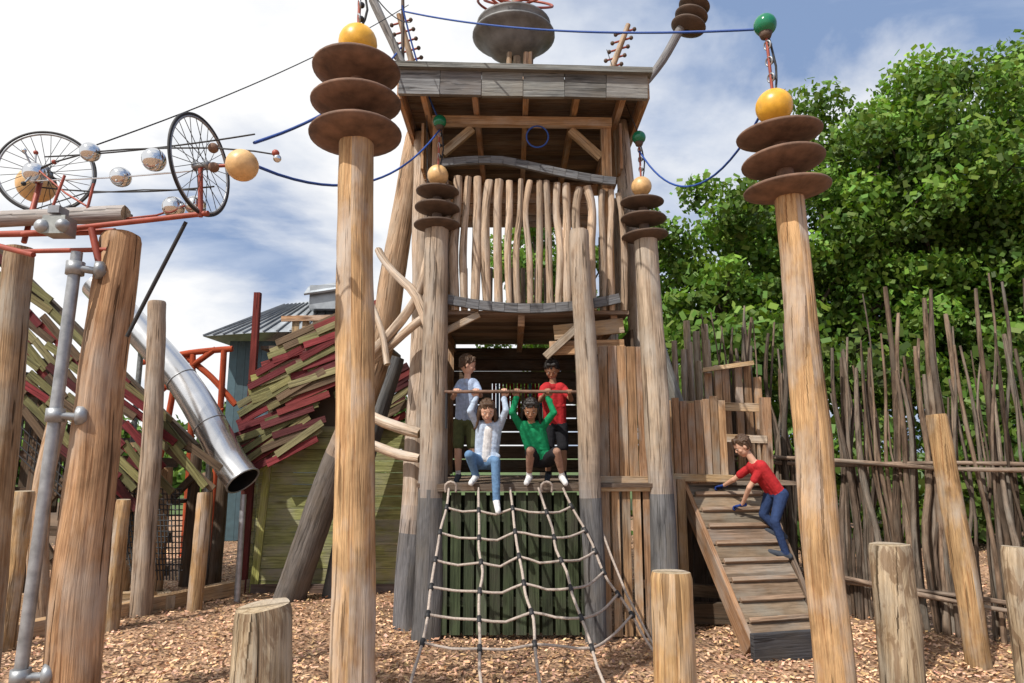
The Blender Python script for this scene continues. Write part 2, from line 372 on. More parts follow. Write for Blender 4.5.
tree((11.7,17,0),12.4,3.1,1.5,135,560)
tree((15.0,17,0),12.5,3.2,1.5,110,480)
tree((13.2,20,0),13.2,3.4,1.5,90,380,mat='leafd')
tree((.9,19,0),9.3,1.9,2.0,50,700)
tree((2.9,19,0),8.0,1.9,2.0,45,700,mat='leafd')
tree((7.2,20,0),8.6,2.2,1.5,50,480,mat='leafd')
def bushes(name,items,per,size,mat):
    C=[];R=[]
    for (x0,x1,y,h,n,r) in items:
        for i in range(n):
            C.append((random.uniform(x0,x1),y+random.uniform(-.7,.7),random.uniform(0,h))); R.append(r*random.uniform(.7,1.2))
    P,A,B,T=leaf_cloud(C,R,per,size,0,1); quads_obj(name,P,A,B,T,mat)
bushes('hedge',[(2.6,15,13.2,4.0,75,.9)],300,.095,'leafd')
bushes('distant_trees',[(-45,-4,36,3.6,80,1.6),(-30,-8,28,1.5,40,1.0)],120,.19,'leafd')

# ------------------------------------------------------------------ insulator poles
def insulator(mb,c,r,mat,axis=(0,0,1)):
    mb.lathe(c,axis,[(.03,-.055),(r*.45,-.05),(r*.8,-.02),(r*.99,.0),(r,.012),(r*.97,.022),(r*.6,.018),(r*.25,.05),(.02,.055)],mat,36)
def pole(path,rad,discs,ball,gball,mat,discmat,ballmat,grey=None,name='insulator_pole'):
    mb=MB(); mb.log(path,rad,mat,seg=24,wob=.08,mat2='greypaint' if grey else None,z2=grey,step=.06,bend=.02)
    for (c,r) in discs:
        ax=V((random.uniform(-.06,.06),random.uniform(-.05,.05),1)); insulator(mb,c,r,discmat,ax)
    a=V(path[-1]); b=V(ball[0]); mb.log([a-V((0,0,.05)),b],[.06,.045],discmat,seg=12,wob=0,cap=discmat,tint=(1,1,1))
    mb.ball(b,ball[1],ballmat,28)
    if gball:
        gb=V(gball[0]); mb.tube([b,gb],.011,'redst')
        mb.tube([b+V((.02,0,ball[1])),(b+gb)/2+V((.05,.01,0)),gb+V((.01,0,-.05))],.008,'black')
        for f in (.35,.55,.75): 
            q=b.lerp(gb,f); mb.ball(q+V((.015,0,0)),.02,'black',10); mb.ring(q,(1,.4,.2),.03,.006,'steel',12)
        mb.ball(gb,gball[1],'green',22); mb.lathe(gb-V((0,0,gball[1])),(0,0,1),[(.01,-.03),(.035,-.02),(.05,.02),(.02,.03)],'rustd',12)
    return mb.build(name)
pole([(-.865,3.9,-.1),(-.885,3.9,1.2),(-.93,3.9,2.5),(-.977,3.9,3.83)],[.122,.116,.112,.106],
     [((-.975,3.9,3.735),.285),((-.98,3.9,3.95),.28),((-.985,3.9,4.17),.275)],((-.985,3.9,4.37),.122),((-.985,3.9,4.86),.085),'gold','rust','yellow')
pole([(1.985,4.35,-.1),(1.95,4.35,1.2),(1.93,4.35,2.4),(1.893,4.35,3.62)],[.125,.118,.105,.092],
     [((1.887,4.35,3.56),.285),((1.873,4.35,3.76),.275),((1.858,4.35,3.96),.285)],((1.838,4.35,4.18),.125),((1.813,4.35,4.81),.08),'gold','rust','yellow')
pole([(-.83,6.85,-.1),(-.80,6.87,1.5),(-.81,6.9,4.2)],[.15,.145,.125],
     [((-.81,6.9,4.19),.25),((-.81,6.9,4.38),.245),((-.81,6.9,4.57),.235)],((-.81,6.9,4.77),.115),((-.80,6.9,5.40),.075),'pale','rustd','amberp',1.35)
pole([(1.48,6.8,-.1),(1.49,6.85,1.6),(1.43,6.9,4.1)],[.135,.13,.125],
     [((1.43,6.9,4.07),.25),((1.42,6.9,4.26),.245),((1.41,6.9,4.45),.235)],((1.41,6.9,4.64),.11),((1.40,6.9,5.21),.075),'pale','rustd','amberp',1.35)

# ------------------------------------------------------------------ climbing tower
T=empty('climbing_tower')
mb=MB()
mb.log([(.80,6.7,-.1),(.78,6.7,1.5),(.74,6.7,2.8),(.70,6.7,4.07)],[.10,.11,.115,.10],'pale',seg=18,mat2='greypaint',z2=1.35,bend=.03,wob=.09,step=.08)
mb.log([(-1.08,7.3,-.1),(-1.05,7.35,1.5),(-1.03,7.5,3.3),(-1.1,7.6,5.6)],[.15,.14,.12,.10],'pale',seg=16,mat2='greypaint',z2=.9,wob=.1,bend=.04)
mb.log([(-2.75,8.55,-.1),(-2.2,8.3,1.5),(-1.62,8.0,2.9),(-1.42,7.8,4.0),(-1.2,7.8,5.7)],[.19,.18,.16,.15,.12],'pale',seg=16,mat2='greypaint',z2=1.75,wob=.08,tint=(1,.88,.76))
mb.log([(-2.25,8.75,-.1),(-1.95,8.6,1.4),(-1.5,8.6,3.0)],[.14,.13,.11],'greypaint',seg=14)
mb.log([(-1.0,7.9,2.9),(-.95,7.9,5.6)],[.12,.1],'pale',seg=14)
mb.log([(1.47,7.4,2.2),(1.44,7.4,3.0),(1.285,7.4,5.65)],[.13,.12,.09],'pale',seg=14)
mb.log([(1.72,8.2,1.2),(1.62,8.2,3.0),(1.45,8.2,5.6)],[.13,.12,.09],'pale',seg=14)
mb.log([(2.15,7.6,1.5),(1.9,7.6,2.2),(1.66,7.6,3.1),(1.58,7.6,3.8)],[.10,.10,.09,.08],'greyboard',seg=12)
for x in (-.95,1.35): mb.log([(x,9.1,-.1),(x,9.1,5.6)],[.13,.11],'pale',seg=12)
for pts,r in (([(-1.5,7.2,4.02),(-1.32,7.1,3.72),(-1.05,7.0,3.42),(-.85,6.95,3.0)],.05),
              ([(-1.62,7.2,2.75),(-1.3,7.1,3.1),(-1.0,7.0,3.5),(-.9,6.95,3.9)],.055),
              ([(-1.62,7.3,2.72),(-1.3,7.2,2.95),(-.95,7.0,3.2)],.05),
              ([(-1.7,7.4,2.25),(-1.35,7.2,2.10),(-.95,7.0,1.98)],.06),
              ([(-1.55,7.2,3.4),(-1.42,7.1,3.1),(-1.32,7.0,2.7)],.035),
              ([(-1.75,7.4,1.95),(-1.3,7.2,1.78),(-.95,7.0,1.72)],.045)):
    mb.log(pts,r,'pale',seg=10,wob=.2,bend=.07,tint=(1.2,1.2,1.2))
mb.build('log_posts',T)
mb=MB()
RX0,RX1,RY0,RY1=-1.20,1.44,6.55,9.3
for i in range(6):
    a=RX0+(RX1-RX0)*i/6; b=RX0+(RX1-RX0)*(i+1)/6
    mb.plank((a,RY0,5.66-.01*i+random.uniform(-.008,.008)),(b-.006,RY0,5.65-.01*i),.27,.05,(0,-1,0),'greyboard',jit=.2)
mb.plank((RX0-.05,RY0-.02,5.83),(RX1+.04,RY0-.02,5.755),.06,.14,(0,-1,0),'greyboard')
for x in (RX0,RX1): mb.plank((x,RY0+.03,5.63),(x,RY1,5.63),.27,.05,(1,0,0),'cedar')
mb.plank((RX0,RY1,5.63),(RX1,RY1,5.63),.27,.05,(0,-1,0),'cedar')
y=RY0+.1
while y<RY1:
    mb.plank((RX0+.03,y,5.70),(RX1-.03,y,5.70),.14,.03,(0,0,1),'rampw',jit=.3); y+=.15
for x in (-.95,-.4,.15,.7,1.2): mb.plank((x,RY0+.04,5.60),(x,RY1-.04,5.60),.14,.06,(1,0,0),'cedar')
mb.plank((-.9,7.02,5.47),(1.12,7.02,5.44),.10,.08,(0,-1,0),'softw')
mb.plank((-.9,9.0,5.45),(1.2,9.0,5.45),.12,.08,(0,-1,0),'cedar')
for x in (-.84,1.06):
    mb.plank((x,7.08,3.3),(x,7.08,5.42),.11,.09,(0,-1,0),'cedar'); mb.plank((x,8.95,1.5),(x,8.95,5.40),.11,.09,(0,-1,0),'cedar')
mb.plank((-.78,7.07,5.10),(-.45,7.07,5.40),.09,.06,(0,-1,0),'softw'); mb.plank((1.0,7.07,5.05),(.66,7.07,5.38),.09,.06,(0,-1,0),'softw')
for x in (-1.02,1.24):
    for i in range(5): mb.plank((x,7.2+i*.16,4.95),(x,7.2+i*.16,5.5),.145,.03,(1,0,0),'cedar')
for z in (4.95,5.12,5.29): mb.plank((-.8,8.9,z),(1.1,8.9,z),.16,.04,(0,-1,0),'cedar',jit=.2)
mb.build('roof_canopy',T)
mb=MB()
x=-.74
def lowz(x): return 3.33+.10*((x-.2)/.9)**2-.04
while x<1.25:
    z1=4.80-.05*(x+.7)-.10*max(0,x-.3)+random.uniform(-.03,.03); r=random.uniform(.030,.05)
    mb.log([(x+random.uniform(-.02,.02),7.0,3.28),(x+random.uniform(-.035,.035),7.0,3.9),(x+random.uniform(-.035,.035),7.0,4.4),(x+random.uniform(-.025,.025),7.0,z1)],[r,r*1.1,r*.95,r],'pale',seg=10,wob=.2,step=.08,tint=tuple(np.array((1.1,1.05,1.0))*random.uniform(.75,1.15)))
    x+=r+random.uniform(.06,.082)
def curved(zf,yy,w,th,mat,x0,x1,n=14):
    for i in range(n):
        a=x0+(x1-x0)*i/n;b=x0+(x1-x0)*(i+1)/n
        mb.plank((a,yy,zf(a)),(b+.004,yy,zf(b)),w,th,(0,-1,0),mat,(.7,.72,.76))
curved(lambda x:4.93-.012*math.sin(x*3)-.13*max(0,(x+.1))**1.0*.9+.05*math.cos((x+.2)*2.2)-.03,6.93,.085,.05,'greyboard',-.78,1.13)
curved(lowz,6.93,.10,.05,'greyboard',-.76,1.14)
for i in range(9): mb.plank((-.85,7.1+i*.23,3.26),(1.25,7.1+i*.23,3.26),.215,.04,(0,0,1),'rampw',jit=.3)
for x in (-.8,.1,1.1): mb.plank((x,7.05,3.18),(x,9,3.18),.12,.07,(1,0,0),'cedar')
x=-.8
while x<1.25: mb.log([(x,8.98,3.3),(x+random.uniform(-.03,.03),8.98,4.3)],.035,'pale',seg=7,wob=.1); x+=.16
for xs in (-.9,1.22):
    yv=7.15
    while yv<8.9: mb.log([(xs,yv,3.3),(xs,yv,4.7)],.035,'pale',seg=7,wob=.1); yv+=.13
mb.build('balcony_railing',T)
mb=MB()
def vwall(x0,x1,y,z0,z1,mat,w=.115,gap=.008,zj=.0,t=.03,jit=.14,dy=0):
    x=x0+w/2
    while x<x1: 
        mb.plank((x,y+dy*(x-x0)+random.uniform(-.004,.004),z0),(x+random.uniform(-.004,.004),y+dy*(x-x0),z1+random.uniform(-zj,zj)),w-gap,t,(0,-1,0),mat,jit=jit); x+=w
vwall(.90,1.40,6.95,1.50,2.88,'cedar',.1,.008,.01,jit=.22)
mb.plank((.88,6.92,1.50),(1.40,6.92,1.50),.09,.05,(0,-1,0),'softw')
vwall(.88,1.36,6.86,.02,1.44,'cedar',.105,.025,jit=.22)
mb.plank((.84,6.82,1.44),(1.38,6.82,1.44),.08,.05,(0,-1,0),'softw')
mb.plank((.86,6.90,.5),(1.36,6.90,.5),.08,.04,(0,-1,0),'cedar')
vwall(1.60,2.36,7.42,1.45,2.36,'cedar',.085,.007,.04,jit=.22)
vwall(1.56,1.90,7.30,.02,1.50,'softw',.10,.01,jit=.2)
mb.plank((1.56,7.38,1.52),(2.4,7.38,1.50),.08,.05,(0,-1,0),'softw')
mb.plank((.45,7.06,3.05),(1.2,7.06,3.13),.16,.04,(0,-1,0),'softw'); mb.plank((.40,7.05,2.88),(1.2,7.05,2.90),.15,.04,(0,-1,0),'cedar')
mb.plank((.35,7.0,2.78),(.72,7.0,3.12),.08,.05,(0,-1,0),'pale')
mb.plank((-.72,7.0,3.05),(-.35,7.0,3.24),.07,.05,(0,-1,0),'softw')
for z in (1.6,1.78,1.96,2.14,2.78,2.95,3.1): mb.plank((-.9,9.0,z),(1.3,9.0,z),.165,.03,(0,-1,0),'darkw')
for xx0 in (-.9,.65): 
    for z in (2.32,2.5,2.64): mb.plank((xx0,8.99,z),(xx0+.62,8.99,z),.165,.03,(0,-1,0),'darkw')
for i in range(20):
    mb.plank((-.3+i*.05,9.3,2.1),(-.3+i*.05,9.3,2.85),.04,.02,(0,-1,0),'white_w',random.choice([(.30,.04,.04),(.30,.04,.04),(.10,.2,.4),(.25,.2,.2)]))
for x in (-.93,1.30):
    for i in range(10): 
        if x>0 or i>5: mb.plank((x,7.2+i*.18,1.5),(x,7.2+i*.18,3.1),.165,.03,(1,0,0),'darkw')
mb.build('wall_planks',T,bevel=.003)
mb=MB()
for i in range(12): mb.plank((-.95,6.86+i*.19,1.46),(1.45,6.86+i*.19,1.46),.18,.04,(0,0,1),'rampw',jit=.25)
mb.plank((-.74,6.74,1.44),(.78,6.74,1.44),.07,.03,(0,-1,0),'rampw',(.6,.6,.6))
x=-.68
while x<.8:
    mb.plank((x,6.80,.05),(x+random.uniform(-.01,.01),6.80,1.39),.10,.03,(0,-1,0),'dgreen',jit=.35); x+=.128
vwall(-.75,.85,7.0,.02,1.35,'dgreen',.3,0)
mb.plank((-.72,6.83,.35),(.8,6.83,.35),.09,.04,(0,-1,0),'dgreen'); mb.plank((-.72,6.83,1.15),(.8,6.83,1.15),.09,.04,(0,-1,0),'dgreen')
mb.tube([(-.68,6.72,2.385),(.0,6.72,2.39),(.66,6.72,2.385)],.017,'rust',8)
mb.tube([(-.66,6.72,2.02),(-.66,6.72,2.39)],.014,'black')
mb.plank((1.55,7.9,1.40),(3.0,7.9,1.40),.14,.06,(0,-1,0),'darkw'); mb.plank((1.6,7.5,.35),(2.3,7.5,.30),.12,.08,(0,-1,0),'rampw'); mb.plank((1.6,7.4,.12),(2.4,7.35,.12),.2,.1,(0,-1,0),'darkw')
vwall(1.5,3.0,8.2,.0,1.4,'darkw',.16)
for i in range(6): mb.plank((1.5,7.5+i*.19,1.45),(3.1,7.5+i*.19,1.45),.18,.04,(0,0,1),'rampw')
mb.build('platform',T)
mb=MB()
for x,zt in ((2.42,2.75),(2.55,2.85),(2.66,2.8),(2.80,2.9),(2.92,2.86),(3.03,2.7)): mb.plank((x,8.25,1.47),(x+random.uniform(-.02,.02),8.25,zt),.085,.05,(0,-1,0),'cedar',jit=.2)
mb.plank((2.1,8.18,2.35),(3.05,7.95,2.30),.10,.07,(0,-1,0),'softw'); mb.plank((2.35,8.18,2.78),(2.95,8.1,2.86),.05,.1,(0,-1,0),'softw')
mb.plank((2.97,7.9,1.47),(2.99,7.9,2.42),.11,.09,(0,-1,0),'cedar'); mb.plank((2.45,7.88,1.95),(2.97,7.86,1.93),.09,.04,(0,-1,0),'softw')
for i in range(9):
    x=1.75+i*.11; mb.log([(x,8.9,1.5),(x+random.uniform(-.02,.02),8.9,random.uniform(2.9,3.3))],[.045,.04],'pale',seg=8,wob=.1)
for x,h in ((2.45,3.6),(2.58,3.45),(2.7,3.55)): mb.log([(x,9.2,1.4),(x,9.2,h)],.05,'pale',seg=8)
mb.build('deck_railing',T)
mb=MB()
c=V((.02,7.4,6.72))
mb.lathe(c,(0,0,1),[(.05,-.24),(.20,-.22),(.30,-.15),(.36,-.05),(.45,.0),(.50,.03),(.50,.05),(.42,.06),(.37,.10),(.44,.17),(.45,.19),(.38,.21),(.1,.23)],'greym',36)
mb.log([(.08,7.4,5.75),(.02,7.35,7.8)],[.05,.04],'pale',seg=10)
for x in (-.05,.15,.2): mb.log([(x,7.2,5.78),(x+.02,7.25,6.45)],.035,'raw',seg=8)
for R_,ax,cc in ((.38,(.3,-.4,1),(-.05,7.4,7.12)),(.30,(-.3,-.6,1),(.05,7.4,7.20)),(.42,(.1,-.8,.9),(.08,7.4,7.22)),(.34,(.5,-.5,.6),(-.1,7.4,7.18))): mb.ring(cc,ax,R_,.016,'redst',30)
for a,b in (((-1.05,7.1,5.85),(-1.33,7.1,6.85)),((1.02,7.1,5.8),(1.36,7.1,6.72))):
    a=V(a);b=V(b); mb.log([a,b],[.04,.03],'raw',seg=8)
    for f in (.4,.52,.64,.76,.88): 
        q=a.lerp(b,f); mb.tube([q-V((.11,0,.02)),q+V((.11,0,.05))],.012,'redst'); mb.ball(q-V((.11,0,.02)),.025,'rustd',8); mb.ball(q+V((.11,0,.05)),.025,'rustd',8)
mb.log([(1.42,7.0,5.8),(1.72,7.0,6.2),(2.02,7.0,6.75)],[.035,.05,.05],'greyboard',seg=8)
for i in range(3): insulator(mb,V((2.03+.04*i,7.0,6.62+.13*i)),.2-.01*i,'rustd',(.3,0,1))
mb.log([(-1.12,6.7,5.8),(-1.55,6.7,6.75)],[.04,.05],'greyboard',seg=8)
mb.log([(-1.22,6.9,5.8),(-1.25,6.9,6.9)],[.02,.02],'rustd',seg=8)
mb.ball((-1.28,6.8,6.12),.04,'rust',10)
mb.build('rooftop_sculpture',T)

mb=MB()
def sag(a,b,s,n=10):
    a=V(a);b=V(b); return [a.lerp(b,i/n)-V((0,0,s*4*(i/n)*(1-i/n))) for i in range(n+1)]
for a,b,s,m in (((-1.25,6.9,6.75),(1.813,4.35,4.78),.12,'blue'),((1.838,4.35,4.3),(1.40,6.9,5.05),.55,'blue'),((-1.457,3.4,3.35),(-.80,6.9,5.3),.35,'blue'),
                ((-1.25,6.9,6.3),(-1.40,3.4,3.45),.15,'blue'),((-1.2,6.6,6.6),(-.80,6.9,5.4),.12,'blue'),((1.1,7.1,6.4),(1.40,6.9,5.25),.05,'black'),
                ((-1.2,7.0,6.9),(-2.6,3.8,3.6),.1,'black'),((-2.9,3.9,3.6),(-1.4,3.4,3.5),.02,'black'),((-2.9,3.9,3.4),(-1.6,3.4,3.2),.03,'black'),
                ((-.985,3.9,4.86),(-1.1,6.6,6.4),.1,'black'),((-.95,6.95,5.5),(-.9,6.95,3.6),.0,'black')):
    mb.tube(sag(a,b,s),.010 if m=='blue' else .005,m,5,2)
mb.ring((.28,6.9,5.22),(0,1,.1),.12,.009,'blue',20)
mb.build('overhead_ropes')

# ------------------------------------------------------------------ rope net
mb=MB()
tops=[(-.62,6.70,1.44),(-.33,6.70,1.44),(-.02,6.70,1.44),(.26,6.70,1.44),(.50,6.70,1.44)]
bots=[(-.74,4.80,.0),(-.20,4.80,.0),(.25,4.80,.0),(.74,4.85,.0),(1.30,6.0,.0)]
wv=[[random.uniform(-.03,.03) for _ in range(11)] for _ in range(5)]
def netp(i,s):
    a=V(tops[i]);b=V(bots[i]); k=s*10; j=min(9,int(k)); wq=wv[i][j]*(1-(k-j))+wv[i][j+1]*(k-j)
    return a.lerp(b,s)-V((0,0,.09*4*s*(1-s)))+V((wq*4*s*(1-s),0,0))
for i in range(5): mb.tube([netp(i,k/10) for k in range(11)],.0125,'rope',7,.08)
for k,s in enumerate((.1,.22,.34,.46,.58,.70)):
    pts=[]
    for i in range(5):
        p=netp(i,s+(.02 if i%2 else 0)+random.uniform(-.01,.01)); pts.append(p)
        mb.lathe(p,(V(bots[i])-V(tops[i])),[(.005,-.035),(.02,-.03),(.022,.03),(.005,.035)],'black',8)
        if i<4: 
            q=netp(i+1,s); pts.append((p+q)/2-V((0,0,random.uniform(.02,.05))))
    mb.tube(pts,.0115,'rope',7,.1)
mb.tube([(.85,6.7,1.1),(1.05,6.4,.5),(1.3,6.0,0)],.012,'rope',7)
for x in (-.60,.34):
    mb.tube([(x-.05,6.70,1.40),(x-.05,6.68,1.47),(x,6.66,1.50),(x+.05,6.68,1.47),(x+.05,6.70,1.40)],.013,'rope',7,.1)
mb.build('rope_climbing_net')

# ------------------------------------------------------------------ climbing ramp
mb=MB()
TL=V((1.90,7.45,1.46));TR=V((2.72,7.55,1.46));BL=V((2.14,6.22,.10));BR=V((2.80,6.40,.10))
up=(BL-TL).cross(TR-TL).normalized(); up=up if up.z>0 else -up
nb=9
for i in range(nb):
    s0=(i+.03)/nb; s1=(i+.93)/nb; s=(s0+s1)/2
    a=TL.lerp(BL,s);b=TR.lerp(BR,s); mb.plank(a,b,(TL-BL).length/nb*.93,.035,up,'rampw',jit=.2)
    a=TL.lerp(BL,s1)+up*.035;b=TR.lerp(BR,s1)+up*.035; mb.plank(a+(b-a)*.04,b-(b-a)*.04,.045,.04,up,'rampw',(1.25,1.2,1.15))
for a,b in ((TL,BL),(TR,BR)):
    o=V((-.03,0,0)) if a is TL else V((.03,0,0)); mb.plank(a+o-up*.06,b+o-up*.06,.20,.05,(1,.15,0),'cedar' if a is TL else 'rampw',(.75,.72,.7))
mb.plank(BL+V((-.05,-.06,0)),BR+V((.05,-.06,0)),.24,.06,(0,-1,0),'greypaint',(.4,.4,.42))
mb.plank(BR+V((.03,.0,.0)),V((2.85,7.5,.02)),.16,.05,(1,0,0),'darkw')
mb.plank(TL+V((0,.05,.03)),TR+V((.1,.05,.03)),.10,.06,(0,-1,0),'darkw')
mb.build('climbing_ramp',bevel=.004)

# ------------------------------------------------------------------ branch fence
mb=MB()
F0=V((2.75,9.2,0));F1=V((5.9,5.0,0))
L=(F1-F0).length; dd=(F1-F0).normalized(); nn=V((dd.y,-dd.x,0)); nn=nn if nn.y<0 else -nn
s=0
while s<L:
    p=F0+dd*s+nn*random.uniform(-.07,.07); h=random.choice([random.uniform(2.3,2.9),random.uniform(2.8,3.3),random.uniform(3.1,3.85)])-.08*s
    r=random.choice([random.uniform(.013,.022),random.uniform(.02,.038)]); ln=V((random.gauss(0,.10),random.uniform(-.08,.08),0))
    mb.log([p-V((0,0,.1)),p+V((random.uniform(-.06,.06),0,h*.3)),p+ln*.4+V((random.uniform(-.07,.07),0,h*.55)),p+ln*.7+V((random.uniform(-.06,.06),0,h*.8)),p+ln+V((0,0,h))],[r*1.15,r*1.05,r*.95,r*.8,r*.6],'stick',seg=7,wob=.2,step=.16,
           tint=tuple(np.array(random.choice([(1,.97,.93),(1,.92,.82),(.95,1,1)]))*random.uniform(.35,1.15)))
    s+=random.uniform(.018,.05)
for z in (1.66,.38):
    for k in range(2):
        j=.06*k
        mb.log([F0+nn*(.10+j)+V((0,0,z+.03+j)),F0+dd*L*.3+nn*(.10+j)+V((0,0,z-.02+j)),F0+dd*L*.6+nn*(.10+j)+V((0,0,z+.02-j)),F1+nn*(.10+j)+V((0,0,z-.05+j))],[.02,.026,.022,.026],'stick',seg=8,wob=.2,tint=(1.1,1.05,1))
mb.build('branch_fence')

# ------------------------------------------------------------------ separate posts
def post(path,rad,mat='gold',seg=22,name='wooden_post'):
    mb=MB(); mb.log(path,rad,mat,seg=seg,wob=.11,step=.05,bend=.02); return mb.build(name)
post([(-.99,2.8,-.1),(-.985,2.8,.6),(-.99,2.8,1.19)],[.125,.122,.115],'stump')
post([(.79,3.5,-.1),(.795,3.5,.6),(.796,3.5,1.20)],[.105,.102,.10],'gold')
post([(2.29,4.2,-.1),(2.30,4.2,.6),(2.29,4.2,1.24)],[.125,.12,.112],'stump')
post([(3.95,6.0,-.1),(3.88,6.0,1.0),(3.80,6.0,2.12)],[.10,.095,.08],'gold')
post([(3.30,4.5,-.1),(3.29,4.5,1.18)],[.10,.095],'stump')
post([(-3.62,8.0,-.1),(-3.6,8.0,1.32)],[.085,.08],'gold')
post([(-4.05,7.1,-.1),(-4.03,7.1,1.30)],[.075,.07],'gold')
post([(-4.68,6.5,-.1),(-4.66,6.5,1.42)],[.10,.095],'gold')
post([(-4.95,7.4,-.1),(-5.1,7.4,1.2),(-5.0,7.4,2.2)],[.11,.10,.09],'raw')
post([(-4.25,9.6,-.1),(-4.3,9.6,1.5)],[.08,.07],'raw')
post([(-4.10,7.75,-.1),(-4.14,7.75,2.0),(-4.22,7.75,3.55)],[.115,.11,.095],'pale')

mb=MB()
mb.plank((-4.95,6.5,.07),(-3.4,9.15,.08),.14,.16,(0,0,1),'softw',(.95,.9,.85)); mb.plank((-3.4,9.2,.07),(-3.1,9.3,.07),.14,.16,(0,0,1),'softw')
mb.plank((-4.9,8.15,.07),(-4.2,8.4,.07),.14,.15,(0,0,1),'softw'); mb.plank((-4.2,8.4,.07),(-3.95,8.05,.07),.14,.15,(0,0,1),'softw')
mb.plank((-6.5,8.2,.07),(-4.9,8.15,.07),.12,.15,(0,0,1),'softw',(.8,.75,.7))
mb.build('timber_edging')

# ------------------------------------------------------------------ wheel sculpture (left)
S=empty('bicycle_wheel_sculpture')
mb=MB()
mb.log([(-2.24,3.6,-.1),(-2.21,3.6,.7),(-2.22,3.6,1.9),(-2.19,3.6,2.99)],[.135,.125,.118,.105],'raw',seg=24,wob=.11,step=.05,bend=.04,tint=(1.1,1.0,.92))
mb.log([(-3.35,4.5,-.1),(-3.40,4.5,1.8),(-3.45,4.5,3.2)],[.10,.10,.09],'raw',seg=16,wob=.1)
mb.build('log_supports',S)
mb=MB()
mb.tube([(-2.40,3.45,0),(-2.36,3.45,1.6),(-2.33,3.45,2.85)],.03,'steel',14,.3)
for z in (.72,1.98,2.76):
    x=-2.40+z*.025
    mb.lathe((x,3.45,z),(0,0,1),[(.03,-.035),(.045,-.035),(.045,.035),(.03,.035)],'steel',14)
    mb.tube([(x,3.43,z),(x+.14,3.5,z-.01)],.02,'steel',10); mb.lathe((x+.12,3.49,z),(.9,.3,0),[(.0,-.03),(.05,-.03),(.05,.0),(.03,.02),(.0,.02)],'steel',12)
mb.build('steel_pipe',S)
mb=MB()
mb.log([(-3.25,3.75,3.13),(-2.7,3.66,3.12),(-2.18,3.6,3.12)],[.05,.045,.05],'greyboard',seg=10,wob=.1,tint=(1.6,1.5,1.45))
mb.plank((-3.25,3.85,3.17),(-2.25,3.7,3.16),.14,.03,(0,0,1),'greyboard',(1.3,1.25,1.2))
mb.box((-2.42,3.42,2.98),(.12,.10,.10),'steel'); mb.box((-2.42,3.40,3.06),(.06,.08,.04),'steel'); mb.ball((-2.48,3.38,2.97),.04,'steel',12); mb.ball((-2.36,3.36,2.97),.035,'steel',12)
for a,b,r in (((-3.1,3.7,3.03),(-2.2,3.55,3.0),.02),((-2.75,3.6,3.0),(-1.62,3.4,3.05),.016),((-2.75,3.6,2.9),(-2.2,3.5,2.88),.014),((-2.9,3.9,3.5),(-2.85,3.75,3.0),.016),
              ((-1.68,3.4,3.3),(-1.66,3.4,3.03),.014),((-3.1,3.7,3.0),(-2.6,3.5,2.85),.016),((-2.3,3.5,3.0),(-2.22,3.5,2.75),.02),((-1.68,3.4,3.31),(-1.40,3.4,3.33),.01)):
    mb.tube([a,b],r,'redst',8)
mb.tube([(-1.76,3.45,3.02),(-2.05,3.5,2.4)],.011,'black',8)
for (a,b) in (((-2.6,3.6,3.15),(-2.55,3.6,3.35)),((-2.4,3.6,3.15),(-2.38,3.6,3.3))): mb.tube([a,b],.008,'redst',6)
mb.build('frame',S)
mb=MB()
def wheel(c,ax,R):
    c=V(c);ax=V(ax).normalized(); mb.ring(c,ax,R,.0085,'black',48); mb.ring(c,ax,R-.013,.007,'steel',48)
    mb.lathe(c,ax,[(.0,-.05),(.012,-.05),(.03,-.035),(.016,-.03),(.016,.03),(.03,.035),(.012,.05),(0,.05)],'steel',12)
    ref=V((0,0,1)); n=(ref-ax*ref.dot(ax)).normalized(); b=ax.cross(n)
    for i in range(28):
        a=2*math.pi*i/28; sg=.03 if i%2 else -.03; a2=a+(.5 if (i//2)%2 else -.5)
        mb.tube([c+ax*sg+(n*math.cos(a2)+b*math.sin(a2))*.025,c+(n*math.cos(a)+b*math.sin(a))*(R-.02)],.0022,'black',4,2)
wheel((-2.88,3.9,3.50),(.35,-1,.05),.265); wheel((-1.68,3.4,3.32),(1.05,-.15,.05),.268)
mb.build('wheels',S)
mb=MB()
def pb(px,pz,y,r,m): mb.ball((px,y,pz),r,m,20)
pb(-3.08,3.50,4.1,.115,'amberp'); pb(-1.457,3.32,3.4,.086,'amberp')
pb(-2.52,3.56,3.75,.058,'chrome'); pb(-2.26,3.36,3.65,.058,'chrome'); pb(-2.02,3.42,3.55,.066,'chrome'); pb(-1.86,3.12,3.5,.06,'chrome'); pb(-1.74,3.13,3.5,.055,'chrome'); pb(-2.89,3.46,3.82,.065,'chrome')
pb(-1.28,3.39,3.4,.02,'redst'); pb(-1.27,3.36,3.4,.022,'chrome'); pb(-1.62,3.42,3.4,.028,'rust'); pb(-1.60,3.30,3.38,.028,'rust')
mb.tube([(-2.89,3.8,3.46),(-2.52,3.75,3.56),(-1.62,3.4,3.42),(-1.27,3.4,3.38)],.005,'black',5); mb.tube([(-2.89,3.8,3.40),(-2.26,3.65,3.36),(-1.62,3.4,3.3)],.005,'chrome',5)
mb.tube([(-2.89,3.8,3.5),(-2.3,3.65,3.1),(-1.72,3.45,3.13)],.006,'redst',5); mb.tube([(-3.2,4,3.2),(-2.5,3.7,3.28),(-1.72,3.45,3.2)],.004,'black',5)
for i in range(9):
    a=V((-2.89,3.82,3.46)); d=V(rdir(1)[0])*.14; mb.tube([a,a+d],.006,'steel',5); mb.ball(a+d,.014,random.choice(['redst','black','chrome']),8)
mb.build('balls',S)

